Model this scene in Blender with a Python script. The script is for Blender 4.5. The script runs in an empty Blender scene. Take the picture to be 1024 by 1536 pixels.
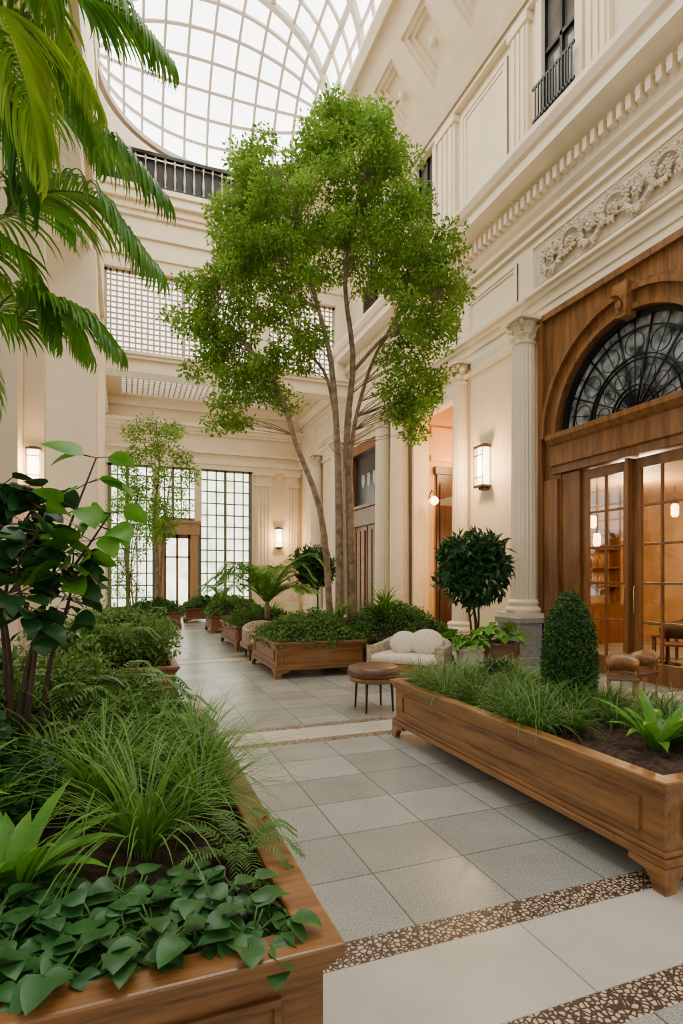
import bpy, math, random
import numpy as np
from mathutils import Vector, Matrix
random.seed(7); rng=np.random.default_rng(7)
S=bpy.context.scene; COL=S.collection
pi=math.pi; R=random.uniform

# ---------------------------------------------------------------- materials
def newmat(name):
    m=bpy.data.materials.new(name); m.use_nodes=True
    nt=m.node_tree; b=nt.nodes['Principled BSDF']; return m,nt,b
def ramp(nt,fac,stops,interp='LINEAR'):
    r=nt.nodes.new('ShaderNodeValToRGB'); r.color_ramp.interpolation=interp
    e=r.color_ramp.elements
    e[0].position=stops[0][0]; e[0].color=(*stops[0][1],1)
    e[1].position=stops[-1][0]; e[1].color=(*stops[-1][1],1)
    for p,c in stops[1:-1]:
        k=e.new(p); k.color=(*c,1)
    nt.links.new(fac,r.inputs[0]); return r.outputs[0]
def coords(nt,scale=(1,1,1),loc=(0,0,0)):
    t=nt.nodes.new('ShaderNodeTexCoord'); mp=nt.nodes.new('ShaderNodeMapping')
    mp.inputs['Scale'].default_value=scale; mp.inputs['Location'].default_value=loc
    nt.links.new(t.outputs['Object'],mp.inputs[0]); return mp.outputs[0]
def noise(nt,vec,scale,detail=4,rough=.55):
    n=nt.nodes.new('ShaderNodeTexNoise'); n.inputs['Scale'].default_value=scale
    n.inputs['Detail'].default_value=detail; n.inputs['Roughness'].default_value=rough
    nt.links.new(vec,n.inputs['Vector']); return n.outputs['Fac']
def bump(nt,b,h,st,dist=.01):
    k=nt.nodes.new('ShaderNodeBump'); k.inputs['Strength'].default_value=st; k.inputs['Distance'].default_value=dist
    nt.links.new(h,k.inputs['Height']); nt.links.new(k.outputs[0],b.inputs['Normal'])
def plain(name,c,rough=.5,metal=0,var=.12,scale=3,bst=0.05,c2=None):
    m,nt,b=newmat(name); v=coords(nt); f=noise(nt,v,scale)
    c2=c2 or tuple(x*(1-var*2) for x in c)
    nt.links.new(ramp(nt,f,[(.35,c2),(.65,c)]),b.inputs['Base Color'])
    b.inputs['Roughness'].default_value=rough; b.inputs['Metallic'].default_value=metal
    if bst: bump(nt,b,noise(nt,v,scale*12),bst)
    return m
def wood(name,c1,c2,axis='y',rough=.38,sc=1.0):
    m,nt,b=newmat(name)
    s={'y':(9,.9,9),'x':(.9,9,9),'z':(9,9,.9)}[axis]; s=tuple(k*sc for k in s)
    v=coords(nt,s); f=noise(nt,v,1.6,6,.62); f2=noise(nt,coords(nt,tuple(k*5 for k in s)),2.2,3)
    mx=nt.nodes.new('ShaderNodeMath'); mx.operation='MULTIPLY_ADD'; mx.inputs[1].default_value=.3
    nt.links.new(f2,mx.inputs[0]); nt.links.new(f,mx.inputs[2])
    mid=tuple((a+b_)/2 for a,b_ in zip(c1,c2))
    nt.links.new(ramp(nt,mx.outputs[0],[(.45,c1),(.62,mid),(.85,c2)]),b.inputs['Base Color'])
    b.inputs['Roughness'].default_value=rough; bump(nt,b,f,.12,.004); return m
def leafm(name,c1,c2,rough=.42,trans=.3,scale=5):
    m,nt,b=newmat(name); v=coords(nt); f=noise(nt,v,scale,3)
    col=ramp(nt,f,[(.3,c1),(.7,c2)])
    nt.links.new(col,b.inputs['Base Color']); b.inputs['Roughness'].default_value=rough
    b.inputs['Specular IOR Level'].default_value=.35
    t=nt.nodes.new('ShaderNodeBsdfTranslucent'); nt.links.new(col,t.inputs[0])
    mx=nt.nodes.new('ShaderNodeMixShader'); mx.inputs[0].default_value=trans
    nt.links.new(b.outputs[0],mx.inputs[1]); nt.links.new(t.outputs[0],mx.inputs[2])
    nt.links.new(mx.outputs[0],nt.nodes['Material Output'].inputs[0]); return m
def emis(name,c,st,c2=None,scale=2):
    m,nt,b=newmat(name); f=noise(nt,coords(nt),scale,2)
    b.inputs['Base Color'].default_value=(*c,1); b.inputs['Roughness'].default_value=.3
    nt.links.new(ramp(nt,f,[(.35,c2 or tuple(x*.9 for x in c)),(.65,c)]),b.inputs['Emission Color'])
    b.inputs['Emission Strength'].default_value=st; return m
def clearglass(name,tint=(1,1,1),refl=.12):
    m,nt,b=newmat(name)
    t=nt.nodes.new('ShaderNodeBsdfTransparent'); t.inputs[0].default_value=(*tint,1)
    g=nt.nodes.new('ShaderNodeBsdfGlossy'); g.inputs['Roughness'].default_value=.03
    mx=nt.nodes.new('ShaderNodeMixShader'); mx.inputs[0].default_value=refl
    nt.links.new(t.outputs[0],mx.inputs[1]); nt.links.new(g.outputs[0],mx.inputs[2])
    nt.links.new(mx.outputs[0],nt.nodes['Material Output'].inputs[0]); return m

M={}
M['plaster']=plain('cream_plaster',(.78,.64,.435),.6,var=.04,scale=1.2,bst=.02)
M['trim']=plain('cream_trim',(.80,.68,.49),.5,var=.04,scale=2,bst=.02)
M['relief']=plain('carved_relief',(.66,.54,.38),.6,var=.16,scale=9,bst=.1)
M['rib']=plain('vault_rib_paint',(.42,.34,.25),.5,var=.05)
M['glow']=emis('glowing_skylight_glass',(1,.975,.915),6.4,(.72,.80,.86),1.6)  # panes emit by themselves, standing in for daylight over the vault
M['glowwin']=emis('daylight_glow_window_glass',(1,.97,.88),4.2,(.50,.62,.36),1.7)  # glow with green blotches stands in for daylight and garden outside
M['glowgal']=emis('daylight_glow_gallery_glass',(1,.96,.88),3.4)  # emission replaces daylight behind gallery, low skylight and side windows
M['woodR']=wood('walnut_wood_y',(.115,.046,.011),(.35,.165,.048),'y',.3)
M['woodX']=wood('walnut_wood_x',(.11,.043,.010),(.33,.15,.043),'x',.3)
M['woodZ']=wood('portal_wood_z',(.09,.033,.008),(.27,.112,.030),'z',.33,.7)
M['woodDk']=wood('dark_wood',(.03,.012,.006),(.08,.033,.014),'z',.4)
M['woodRed']=wood('reddish_planter_wood',(.10,.032,.010),(.24,.085,.028),'y',.33)
M['soil']=plain('mulch_soil',(.11,.055,.028),.95,var=.42,scale=26,bst=.9)
M['iron']=plain('black_iron',(.02,.02,.018),.4,.6,bst=0)
M['bronze']=plain('dark_bronze',(.09,.055,.03),.35,.8,bst=0)
M['brass']=plain('brass',(.55,.36,.13),.3,.9,bst=0)
M['fabric']=plain('cream_woven_fabric',(.58,.47,.34),.9,var=.28,scale=26,bst=.4)
M['cushion']=plain('pale_cushion',(.76,.67,.53),.9,var=.1,scale=30,bst=.3)
M['leather']=plain('brown_leather',(.14,.065,.036),.4,var=.15,scale=14,bst=.1)
M['greyst']=plain('grey_plinth_stone',(.36,.355,.32),.5,var=.15,scale=20)
M['terra']=plain('brown_ceramic',(.18,.085,.045),.4,var=.15)
M['white']=plain('pale_ceramic',(.60,.53,.43),.5,var=.2,scale=22)
M['warmwall']=plain('warm_wall',(.70,.40,.14),.7,var=.06)
M['cafe']=plain('cafe_wall',(.58,.36,.16),.6,var=.12)
M['darkglass']=plain('leaded_glass_painted_reflections',(.42,.46,.47),.08,scale=4.5,bst=0,c2=(.03,.04,.045))  # pale blue-grey blotches paint reflections into the glass colour
M['winglass']=plain('upper_window_glass',(.14,.13,.12),.08,var=.3,scale=1,bst=0)
M['pic']=plain('dark_picture',(.03,.03,.038),.25,var=.3,scale=2,bst=0)
M['glass']=clearglass('door_glass',(1,.98,.95),.08)
M['shade']=emis('sconce_glass',(1,.80,.50),9)
M['lamp']=emis('warm_lamp_glass',(1,.66,.28),10)
M['bark']=plain('pale_tree_bark',(.28,.195,.115),.8,var=.28,scale=9,bst=.4)
M['barkdk']=plain('dark_twig_bark',(.08,.045,.028),.85,var=.2,scale=12,bst=.3)
M['lf_tree']=leafm('tree_leaves',(.075,.20,.014),(.26,.43,.045),.45,.42,1.8)
M['lf_palm']=leafm('palm_leaves',(.035,.15,.01),(.16,.34,.022),.33,.38,2)
M['lf_palmy']=leafm('bright_palm_leaves',(.16,.32,.01),(.35,.48,.03),.35,.42,2)
M['lf_dark']=leafm('dark_glossy_leaves',(.012,.05,.012),(.035,.115,.025),.3,.15,9)
M['lf_hosta']=leafm('hosta_leaves',(.016,.075,.015),(.045,.155,.032),.36,.15,9)
M['lf_grass']=leafm('grass_blades',(.055,.18,.015),(.18,.35,.045),.42,.32,7)
M['lf_fern']=leafm('fern_leaves',(.05,.15,.02),(.17,.31,.065),.45,.3,6)
M['lf_mid']=leafm('shrub_leaves',(.045,.125,.016),(.16,.29,.05),.45,.28,5)
M['lf_box']=leafm('boxwood_leaves',(.02,.08,.01),(.07,.17,.03),.45,.15,14)
M['lf_big']=leafm('broad_leaves',(.06,.23,.015),(.18,.42,.04),.33,.35,6)
M['under']=plain('painted_shade_filler',(.012,.03,.007),.95,var=.3,scale=9,bst=.5)  # solid fill closing leaf gaps, inner shade put into its near-black colour

def tiles(name,c1,c2,mort,bw,rh,loc,spk,rough=.33,msz=.005):
    m,nt,b=newmat(name); v=coords(nt,(1,1,1),loc)
    br=nt.nodes.new('ShaderNodeTexBrick'); br.offset=0; br.squash=1
    br.inputs['Scale'].default_value=1; br.inputs['Brick Width'].default_value=bw; br.inputs['Row Height'].default_value=rh
    br.inputs['Mortar Size'].default_value=msz; br.inputs['Color1'].default_value=(*c1,1); br.inputs['Color2'].default_value=(*c2,1)
    br.inputs['Mortar'].default_value=(*mort,1); br.inputs['Mortar Smooth'].default_value=.3
    nt.links.new(v,br.inputs['Vector'])
    sp=ramp(nt,noise(nt,v,150,2,.7),[(.36,(1-spk,)*3),(.5,(1,)*3),(.66,(1+spk,)*3)])
    cl=ramp(nt,noise(nt,v,2.2,5),[(.3,(.84,.84,.83)),(.7,(1.08,1.08,1.06))])
    def mul(a,c):
        k=nt.nodes.new('ShaderNodeMix'); k.data_type='RGBA'; k.blend_type='MULTIPLY'; k.inputs[0].default_value=1
        nt.links.new(a,k.inputs[6]); nt.links.new(c,k.inputs[7]); return k.outputs[2]
    nt.links.new(mul(mul(br.outputs['Color'],sp),cl),b.inputs['Base Color'])
    b.inputs['Roughness'].default_value=rough; bump(nt,b,br.outputs['Fac'],-.25,.004); return m
M['tile']=tiles('grey_granite_tile',(.28,.288,.258),(.41,.41,.375),(.12,.12,.11),.55,.4785,(-1.21,-2.25,0),.5,.27)
M['tilelt']=tiles('pale_stone_slab',(.54,.50,.43),(.62,.575,.50),(.27,.24,.19),1.1,.46,(-.55,-1.645,0),.08,.3,.004)
m,nt,b=newmat('pebble_mosaic'); v=coords(nt,(1,1,1))
vo=nt.nodes.new('ShaderNodeTexVoronoi'); vo.feature='DISTANCE_TO_EDGE'; vo.inputs['Scale'].default_value=44; nt.links.new(v,vo.inputs['Vector'])
nt.links.new(ramp(nt,vo.outputs['Distance'],[(.12,(.07,.035,.02)),(.19,(.56,.47,.34))]),b.inputs['Base Color'])
b.inputs['Roughness'].default_value=.4; M['mosaic']=m

# ---------------------------------------------------------------- mesh builder
class MB:
    def __init__(s): s.v=[]; s.f=[]; s.sm=[]; s.mi=[]; s.cur=0
    def add(s,vs,fs,smooth=False):
        o=len(s.v); s.v+=[tuple(p) for p in vs]; s.f+=[tuple(i+o for i in f) for f in fs]
        s.sm+=[smooth]*len(fs); s.mi+=[s.cur]*len(fs); return s
    def box(s,x0,x1,y0,y1,z0,z1):
        return s.add([(x0,y0,z0),(x1,y0,z0),(x1,y1,z0),(x0,y1,z0),(x0,y0,z1),(x1,y0,z1),(x1,y1,z1),(x0,y1,z1)],
          [(0,3,2,1),(4,5,6,7),(0,1,5,4),(1,2,6,5),(2,3,7,6),(3,0,4,7)])
    def lathe(s,prof,n=24,c=(0,0,0),mod=None,smooth=True):
        vs=[];fs=[];k=len(prof)
        for r,z in prof:
            for i in range(n):
                a=2*pi*i/n; q=r*(mod(a,z) if mod else 1)
                vs.append((c[0]+q*math.cos(a),c[1]+q*math.sin(a),c[2]+z))
        for j in range(k-1):
            for i in range(n):
                fs.append((j*n+i,j*n+(i+1)%n,(j+1)*n+(i+1)%n,(j+1)*n+i))
        fs.append(tuple(range(n))[::-1]); fs.append(tuple((k-1)*n+i for i in range(n)))
        return s.add(vs,fs,smooth)
    def tube(s,pts,rad,n=6,smooth=True,caps=True):
        pts=[Vector(p) for p in pts]; vs=[];fs=[]
        if not hasattr(rad,'__len__'): rad=[rad]*len(pts)
        up=Vector((0,0,1)); d0=(pts[1]-pts[0]).normalized()
        if abs(d0.dot(up))>.95: up=Vector((1,0,0))
        for i,p in enumerate(pts):
            d=(pts[min(i+1,len(pts)-1)]-pts[max(i-1,0)]).normalized()
            a=d.cross(up)
            if a.length<1e-4: a=d.orthogonal()
            a.normalize(); b_=a.cross(d).normalized(); up=b_
            for k in range(n):
                t=2*pi*(k+.5)/n; vs.append(p+(a*math.cos(t)+b_*math.sin(t))*rad[i])
        for i in range(len(pts)-1):
            for k in range(n): fs.append((i*n+k,i*n+(k+1)%n,(i+1)*n+(k+1)%n,(i+1)*n+k))
        if caps: fs.append(tuple(range(n))[::-1]); fs.append(tuple((len(pts)-1)*n+k for k in range(n)))
        return s.add(vs,fs,smooth)
    def exty(s,prof,y0,y1):
        n=len(prof); vs=[(x,y0,z) for x,z in prof]+[(x,y1,z) for x,z in prof]
        fs=[(i,(i+1)%n,n+(i+1)%n,n+i) for i in range(n)]+[tuple(range(n))[::-1],tuple(range(n,2*n))]
        return s.add(vs,fs)
    def extx(s,prof,x0,x1):
        n=len(prof); vs=[(x0,y,z) for y,z in prof]+[(x1,y,z) for y,z in prof]
        fs=[(i,(i+1)%n,n+(i+1)%n,n+i) for i in range(n)]+[tuple(range(n))[::-1],tuple(range(n,2*n))]
        return s.add(vs,fs)
    def blob(s,c,r,n=10,m=6):
        if not hasattr(r,'__len__'): r=(r,r,r)
        vs=[];fs=[]
        for j in range(m+1):
            ph=-pi/2+pi*j/m
            for i in range(n):
                a=2*pi*i/n; vs.append((c[0]+r[0]*math.cos(ph)*math.cos(a),c[1]+r[1]*math.cos(ph)*math.sin(a),c[2]+r[2]*math.sin(ph)))
        for j in range(m):
            for i in range(n): fs.append((j*n+i,j*n+(i+1)%n,(j+1)*n+(i+1)%n,(j+1)*n+i))
        return s.add(vs,fs,True)
    def obj(s,name,mats,parent=None,bevel=0,loc=None,**props):
        me=bpy.data.meshes.new(name); me.from_pydata(s.v,[],s.f)
        for m_ in (mats if isinstance(mats,(list,tuple)) else [mats]): me.materials.append(M[m_] if isinstance(m_,str) else m_)
        me.polygons.foreach_set('use_smooth',s.sm); me.polygons.foreach_set('material_index',s.mi); me.update()
        o=bpy.data.objects.new(name,me); COL.objects.link(o)
        if parent: o.parent=parent
        if loc: o.location=loc
        if bevel:
            bm=o.modifiers.new('bevel','BEVEL'); bm.width=bevel; bm.segments=2; bm.limit_method='ANGLE'; bm.angle_limit=.7
        for k,v_ in props.items(): o[k]=v_
        return o
def struct(mb,name,mats,bevel=0,label=None):
    o=mb.obj(name,mats,bevel=bevel,kind='structure')
    if label: o['label']=label
    return o
def thing(name,label,category,loc,rot=0,sc=1,group=None):
    e=bpy.data.objects.new(name,None); e.empty_display_size=.1; COL.objects.link(e)
    e.location=loc; e.rotation_euler=(0,0,rot); e.scale=(sc,)*3
    e['label']=label; e['category']=category
    if group: e['group']=group
    return e
def dup(src,loc,rot=0,sc=1):
    def cp(o,par):
        c=o.copy(); COL.objects.link(c)
        if par: c.parent=par
        for ch in list(o.children): cp(ch,c)
        return c
    kids=list(src.children); c=src.copy(); COL.objects.link(c)
    for k in kids: cp(k,c)
    c.location=loc; c.rotation_euler=(0,0,rot); c.scale=(sc,)*3 if not hasattr(sc,'__len__') else sc
    return c
def scatter(src,places,group=None):
    if group: src['group']=group
    for i,(loc,rot,sc) in enumerate(places):
        if i==0: continue
        dup(src,loc,rot,sc)
    loc,rot,sc=places[0]; src.location=loc; src.rotation_euler=(0,0,rot); src.scale=(sc,)*3 if not hasattr(sc,'__len__') else sc

# ---------------------------------------------------------------- foliage helpers
def pf(kind,t):
    if kind=='grass': return min(1,t*5+.4)*(1-t)**.6
    if kind=='strap': return (.45+.55*math.sin(pi*min(1,t*1.1)))*(1 if t<.75 else max(0,(1-t)/.25)**.6)
    if kind=='ovate': return math.sin(pi*t**.62)**.8 if 0<t<1 else 0
    return math.sin(pi*t)**.7 if 0<t<1 else 0
def blade(mb,p,az,el,L,W,droop,n=5,kind='grass',crease=.18,tw=0):
    pos=Vector(p); e=el; vs=[]; fs=[]
    side=Vector((-math.sin(az),math.cos(az),0))
    for i in range(n+1):
        t=i/n; w=W*pf(kind,t)*.5
        d=Vector((math.cos(e)*math.cos(az),math.cos(e)*math.sin(az),math.sin(e))); up=d.cross(side)
        sd=side*math.cos(tw)+up*math.sin(tw); u2=d.cross(sd)
        vs+=[pos+sd*w+u2*crease*w,pos.copy(),pos-sd*w+u2*crease*w]
        pos=pos+d*(L/n); e-=droop/n
    for i in range(n):
        a=i*3; fs+=[(a,a+1,a+4,a+3),(a+1,a+2,a+5,a+4)]
    mb.add(vs,fs,True); return pos
def cat(pts,n):
    P=[Vector(p) for p in pts]; P=[P[0]*2-P[1]]+P+[P[-1]*2-P[-2]]; out=[]
    k=len(P)-3
    for i in range(n+1):
        s_=min(i/n*k,k-1e-6); j=int(s_); t=s_-j; a,b_,c,d=P[j:j+4]
        out.append(.5*((2*b_)+(c-a)*t+(2*a-5*b_+4*c-d)*t*t+(3*b_-a-3*c+d)*t**3))
    return out
def frond(mb,pts,nl,Lm,W,droop=1.0,start=.12,rr=.012,fwd=.7,lift=.1,seg=4):
    C=cat(pts,nl); mb.tube(C[::max(1,nl//12)]+[C[-1]],[rr*(1-.75*i/13) for i in range(len(C[::max(1,nl//12)])+1)],5)
    for i in range(int(nl*start),nl+1):
        t=(i/nl-start)/(1-start); d=(C[min(i+1,nl)]-C[max(i-1,0)]).normalized()
        sd=d.cross(Vector((0,0,1)))
        if sd.length<.05: sd=Vector((1,0,0))
        sd.normalize(); L=Lm*(.35+.65*math.sin(pi*min(1,.12+t*.86))**.8)
        for s_ in (-1,1):
            v_=sd*s_+d*(fwd+.7*t*t)+Vector((0,0,lift)); v_.normalize()
            az=math.atan2(v_.y,v_.x)+R(-.06,.06); el=math.asin(max(-1,min(1,v_.z)))+R(-.08,.08)
            blade(mb,C[i],az,el,L*R(.9,1.05),W,droop*R(.8,1.2),seg,'grass',.25,tw=.25*s_)
def cloud(mb,clusters,per,L,W,upb=.5,shell=.45):
    cs=np.array([c[:3] for c in clusters]); rs=np.array([c[3] if not hasattr(c[3],'__len__') else c[3] for c in clusters],float)
    if rs.ndim==1: rs=np.repeat(rs[:,None],3,1)
    idx=np.repeat(np.arange(len(cs)),per); n=len(idx)
    d=rng.normal(size=(n,3)); d/=np.linalg.norm(d,axis=1)[:,None]
    q=rng.uniform(shell,1,n)**.6
    P=cs[idx]+d*q[:,None]*rs[idx]
    A=d*.7+rng.normal(size=(n,3))*.6; A[:,2]-=.1; A/=np.linalg.norm(A,axis=1)[:,None]
    N=rng.normal(size=(n,3))*.6+d*.5; N[:,2]+=upb
    B=np.cross(A,N); B/=np.linalg.norm(B,axis=1)[:,None]+1e-9; N=np.cross(B,A)
    ls=(L*rng.uniform(.7,1.25,n))[:,None]; ws=(W*rng.uniform(.7,1.2,n))[:,None]
    V=np.stack([P,P+A*ls*.45+B*ws*.5+N*ws*.14,P+A*ls-N*ls*.1,P+A*ls*.45-B*ws*.5+N*ws*.14],1).reshape(-1,3)
    o=len(mb.v); mb.v+=V.tolist()
    i4=np.arange(n)*4+o
    F=np.concatenate([np.stack([i4,i4+1,i4+2],1),np.stack([i4,i4+2,i4+3],1)]).tolist()
    mb.f+=[tuple(f) for f in F]; mb.sm+=[False]*len(F); mb.mi+=[mb.cur]*len(F)
def branches(mb,trunks,clusters,r=.012):
    samp=[]
    for t in trunks:
        for p in cat(t,14)[4:]: samp.append(p)
    for c in clusters:
        c_=Vector(c[:3]); best=min(samp,key=lambda p:(p-c_).length+max(0,p.z-c_.z+.3)*2)
        mid=(best+c_)/2+Vector((R(-.1,.1),R(-.1,.1),R(.0,.14)))*min(1,(c_-best).length)
        mb.tube(cat([best,mid,c_],5),[r,r*.85,r*.7,r*.55,r*.4,r*.25],4,caps=False)

# ================================================================ SETTING
XW=7.2; YF=24.0
# floor
f=MB(); bands=[(-2.5,1.05,0),(1.05,1.5,0),(1.5,1.645,2),(1.645,2.105,1),(2.105,2.25,2),(2.25,5.12,0),(5.12,5.25,2),(5.25,5.64,1),(5.64,5.77,2),(5.77,10.55,0),(10.55,10.68,2),(10.68,11.1,1),(11.1,11.23,2),(11.23,17,0),(17,17.13,2),(17.13,17.5,1),(17.5,17.63,2),(17.63,24.2,0)]
for a,b_,k in bands:
    f.cur=k; f.add([(-5,a,0),(12.2,a,0),(12.2,b_,0),(-5,b_,0)],[(0,1,2,3)])
struct(f,'floor',['tile','tilelt','mosaic'])

# right wall solid parts
w=MB()
w.box(XW,XW+.35,-1.5,4.45,0,6.3)
w.box(XW,XW+.35,8.4,11.1,0,6.3)
w.box(XW,XW+.35,13.35,15.0,0,6.3)
w.box(XW,XW+.35,11.1,13.35,5.9,6.3)
w.box(XW,XW+.35,18.1,YF,0,6.3)
w.box(XW+.02,XW+.35,15.0,18.1,5.85,6.3)
w.box(XW,XW+.35,-1.5,YF,6.3,9.4)
wins=[(4.5,5.4),(7.55,8.5),(12.35,13.3),(15.6,16.5)]
ys=[-1.5]+[q for a in wins for q in a]+[YF]
for i in range(0,len(ys),2): w.box(XW,XW+.35,ys[i],ys[i+1],9.4,12.6)
for a,b_ in wins: w.box(XW,XW+.35,a,b_,9.4,9.95); w.box(XW,XW+.35,a,b_,12.35,12.6)
struct(w,'wall_right','plaster')

# architrave
t=MB()
for x,z0,z1 in [(7.08,6.3,6.48),(7.05,6.48,6.66),(6.98,6.66,6.74),(6.92,6.74,6.80)]: t.box(x,XW,-1.5,YF,z0,z1)
struct(t,'trim_1','trim',.01,'stepped cream architrave moulding above the columns')
t=MB()
t.exty([(XW,8.15),(7.1,8.15),(7.1,8.25),(7.02,8.32),(7.02,8.75),(6.85,8.80),(6.62,8.85),(6.62,9.05),(6.56,9.08),(6.5,9.2),(6.5,9.3),(XW,9.42)],-1.5,YF)
y=-1.4
while y<YF-.1:
    t.box(6.88,7.03,y,y+.09,8.46,8.66); y+=.17
struct(t,'trim_2','trim',0,'cream cornice with dentil row along the wall')
t=MB(); t.box(7.1,XW,-1.5,YF,9.4,9.75); t.box(7.05,XW,-1.5,YF,12.3,12.5); t.box(6.98,XW,-1.5,YF,12.5,12.62)
def fl_pil(t,y0,y1,z0,z1,x=7.1):
    t.box(x,XW,y0,y1,z0,z1); n=3; wd=(y1-y0)/(n*2+1)
    for i in range(n): t.box(x-.035,x,y0+wd*(2*i+1)-wd*.1,y0+wd*(2*i+1)+wd*1.1,z0+.2,z1-.2)
    t.box(x-.06,XW,y0-.05,y1+.05,z0,z0+.16); t.box(x-.06,XW,y0-.05,y1+.05,z1-.16,z1)
for a,b_ in [(6.85,7.35),(8.8,9.3),(11.35,12.1),(13.6,14.2),(5.7,6.2),(3.6,4.2),(14.8,15.3),(16.9,17.5)]: fl_pil(t,a,b_,9.76,12.29)
def panel(t,y0,y1,z0,z1,x=XW,w_=.07,d=.05):
    for k,(ww,dd) in enumerate([(w_,d),(w_*2.2,d*.5)]):
        t.box(x-dd,x,y0,y1,z0,z0+ww); t.box(x-dd,x,y0,y1,z1-ww,z1); t.box(x-dd,x,y0,y0+ww,z0+ww,z1-ww); t.box(x-dd,x,y1-ww,y1,z0+ww,z1-ww)
panel(t,9.5,11.15,9.95,12.1); panel(t,14.3,14.7,9.95,12.1); panel(t,17.7,22,9.95,12.1)
struct(t,'trim_3','trim',0,'cream fluted pilaster strips and framed panels')
for i,(a,b_) in enumerate(wins):
    g=MB(); g.box(7.12,7.2,a-.1,a+.06,9.9,12.4); g.box(7.12,7.2,b_-.06,b_+.1,9.9,12.4)
    g.cur=1
    g.box(7.2,7.26,a,a+.07,9.95,12.35); g.box(7.2,7.26,b_-.07,b_,9.95,12.35); g.box(7.2,7.26,(a+b_)/2-.03,(a+b_)/2+.03,9.95,12.35); g.box(7.2,7.26,a,b_,11.2,11.28)
    g.box(7.0,7.03,a-.05,b_+.05,10.55,10.6); g.box(7.0,7.03,a-.05,b_+.05,9.95,10.0)
    k=a
    while k<b_: g.box(7.0,7.02,k,k+.03,9.95,10.55); k+=.075
    o=struct(g,'window_%d'%(i+1),['trim','iron'],0,'tall dark-framed upper window with iron guard')
    p=MB(); p.box(7.27,7.29,a,b_,9.95,12.35); p.obj('window_glass','winglass',o)

# frieze mouldings: panels + relief
t=MB(); panel(t,9.2,10.9,6.98,7.75,XW,.05,.05); panel(t,4.2,8.75,6.9,7.8,XW,.05,.06); panel(t,11.4,13.6,6.98,7.75); panel(t,14,17.5,6.98,7.75); panel(t,18,22,6.98,7.75)
t.box(7.14,XW,-1.5,YF,6.80,6.86); t.box(7.14,XW,-1.5,YF,7.95,8.02)
struct(t,'trim_4','trim',0,'thin frieze mouldings framing rectangular panels')
r=MB(); cy=4.5; sgn=1
r.box(7.17,7.2,4.3,8.65,7.0,7.7)
while cy<8.5:
    pts=[]
    for k in range(26):
        a=k/25*4.2*pi/2; rad=.27*(1-k/30); pts.append((7.13-.02*math.sin(a),cy+.02+rad*math.cos(a+pi),7.35+sgn*rad*math.sin(a+pi)))
    r.tube(pts,[.028*(1-k/40) for k in range(26)],5)
    for k in range(0,26):
        p=pts[k]
        for q in range(2):
            an=math.atan2(p[2]-7.35,p[1]-cy)+R(-1.2,1.2); L=R(.05,.13)
            for u in (.3,.65,1.0):
                r.blob((7.12-.02*u,p[1]+math.cos(an)*L*u,p[2]+math.sin(an)*L*u),(.03,.034*(1.2-u*.6),.034*(1.2-u*.6)),6,4)
    for q in range(7): 
        a=q*2*pi/7; r.blob((7.10,cy+.06*math.cos(a),7.35+.06*math.sin(a)),(.04,.034,.034),7,5)
    r.blob((7.07,cy,7.35),.035,7,5)
    cy+=.46; sgn=-sgn
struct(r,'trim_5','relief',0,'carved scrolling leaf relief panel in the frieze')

# coffered cove
t=MB(); D=Vector((-.7071,0,.7071)); Nn=Vector((-.7071,0,-.7071)); O=Vector((XW,0,12.6)); LS=2.5
def sbox(t,a0,a1,y0,y1,h0,h1):
    vs=[]
    for h in (h0,h1):
        for a,y in ((a0,y0),(a1,y0),(a1,y1),(a0,y1)): vs.append(O+D*a+Nn*h+Vector((0,y,0)))
    t.add(vs,[(0,1,2,3),(7,6,5,4),(0,4,5,1),(1,5,6,2),(2,6,7,3),(3,7,4,0)])
sbox(t,0,LS,-1.5,18,-.25,0); sbox(t,.15,.6,-1.5,18,0,.2); sbox(t,LS-.7,LS-.2,-1.5,18,0,.2); sbox(t,LS-.2,LS,-1.5,18,0,.34); sbox(t,0,.15,-1.5,18,0,.3)
y=-.5
while y<18:
    sbox(t,.6,LS-.7,y,y+.5,0,.2)
    y0,y1,a0,a1=y+.5,y+1.5,.6,LS-.7
    for ins,h in ((0,.14),(.1,.07)):
        for q in ((a0+ins,a0+ins+.1,y0+ins,y1-ins),(a1-ins-.1,a1-ins,y0+ins,y1-ins),(a0+ins+.1,a1-ins-.1,y0+ins,y0+ins+.1),(a0+ins+.1,a1-ins-.1,y1-ins-.1,y1-ins)): sbox(t,*q,0,h)
    c=O+D*((a0+a1)/2)+Vector((0,(y0+y1)/2,0)); t.blob(tuple(c+Nn*.03),.1,10,6)
    y+=1.5
struct(t,'trim_6','trim',0,'coffered cream cove below the glass vault')
XS=XW-.7071*LS; ZS=12.6+.7071*LS   # vault spring
t=MB(); t.box(XS-.12,XS+.25,-1.5,18.3,ZS-.25,ZS+.12); t.box(-1.2,-.68,-1.5,18.3,ZS-.4,ZS+.12)
struct(t,'trim_7','trim',0,'cream spring beam carrying the glass vault')

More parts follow.
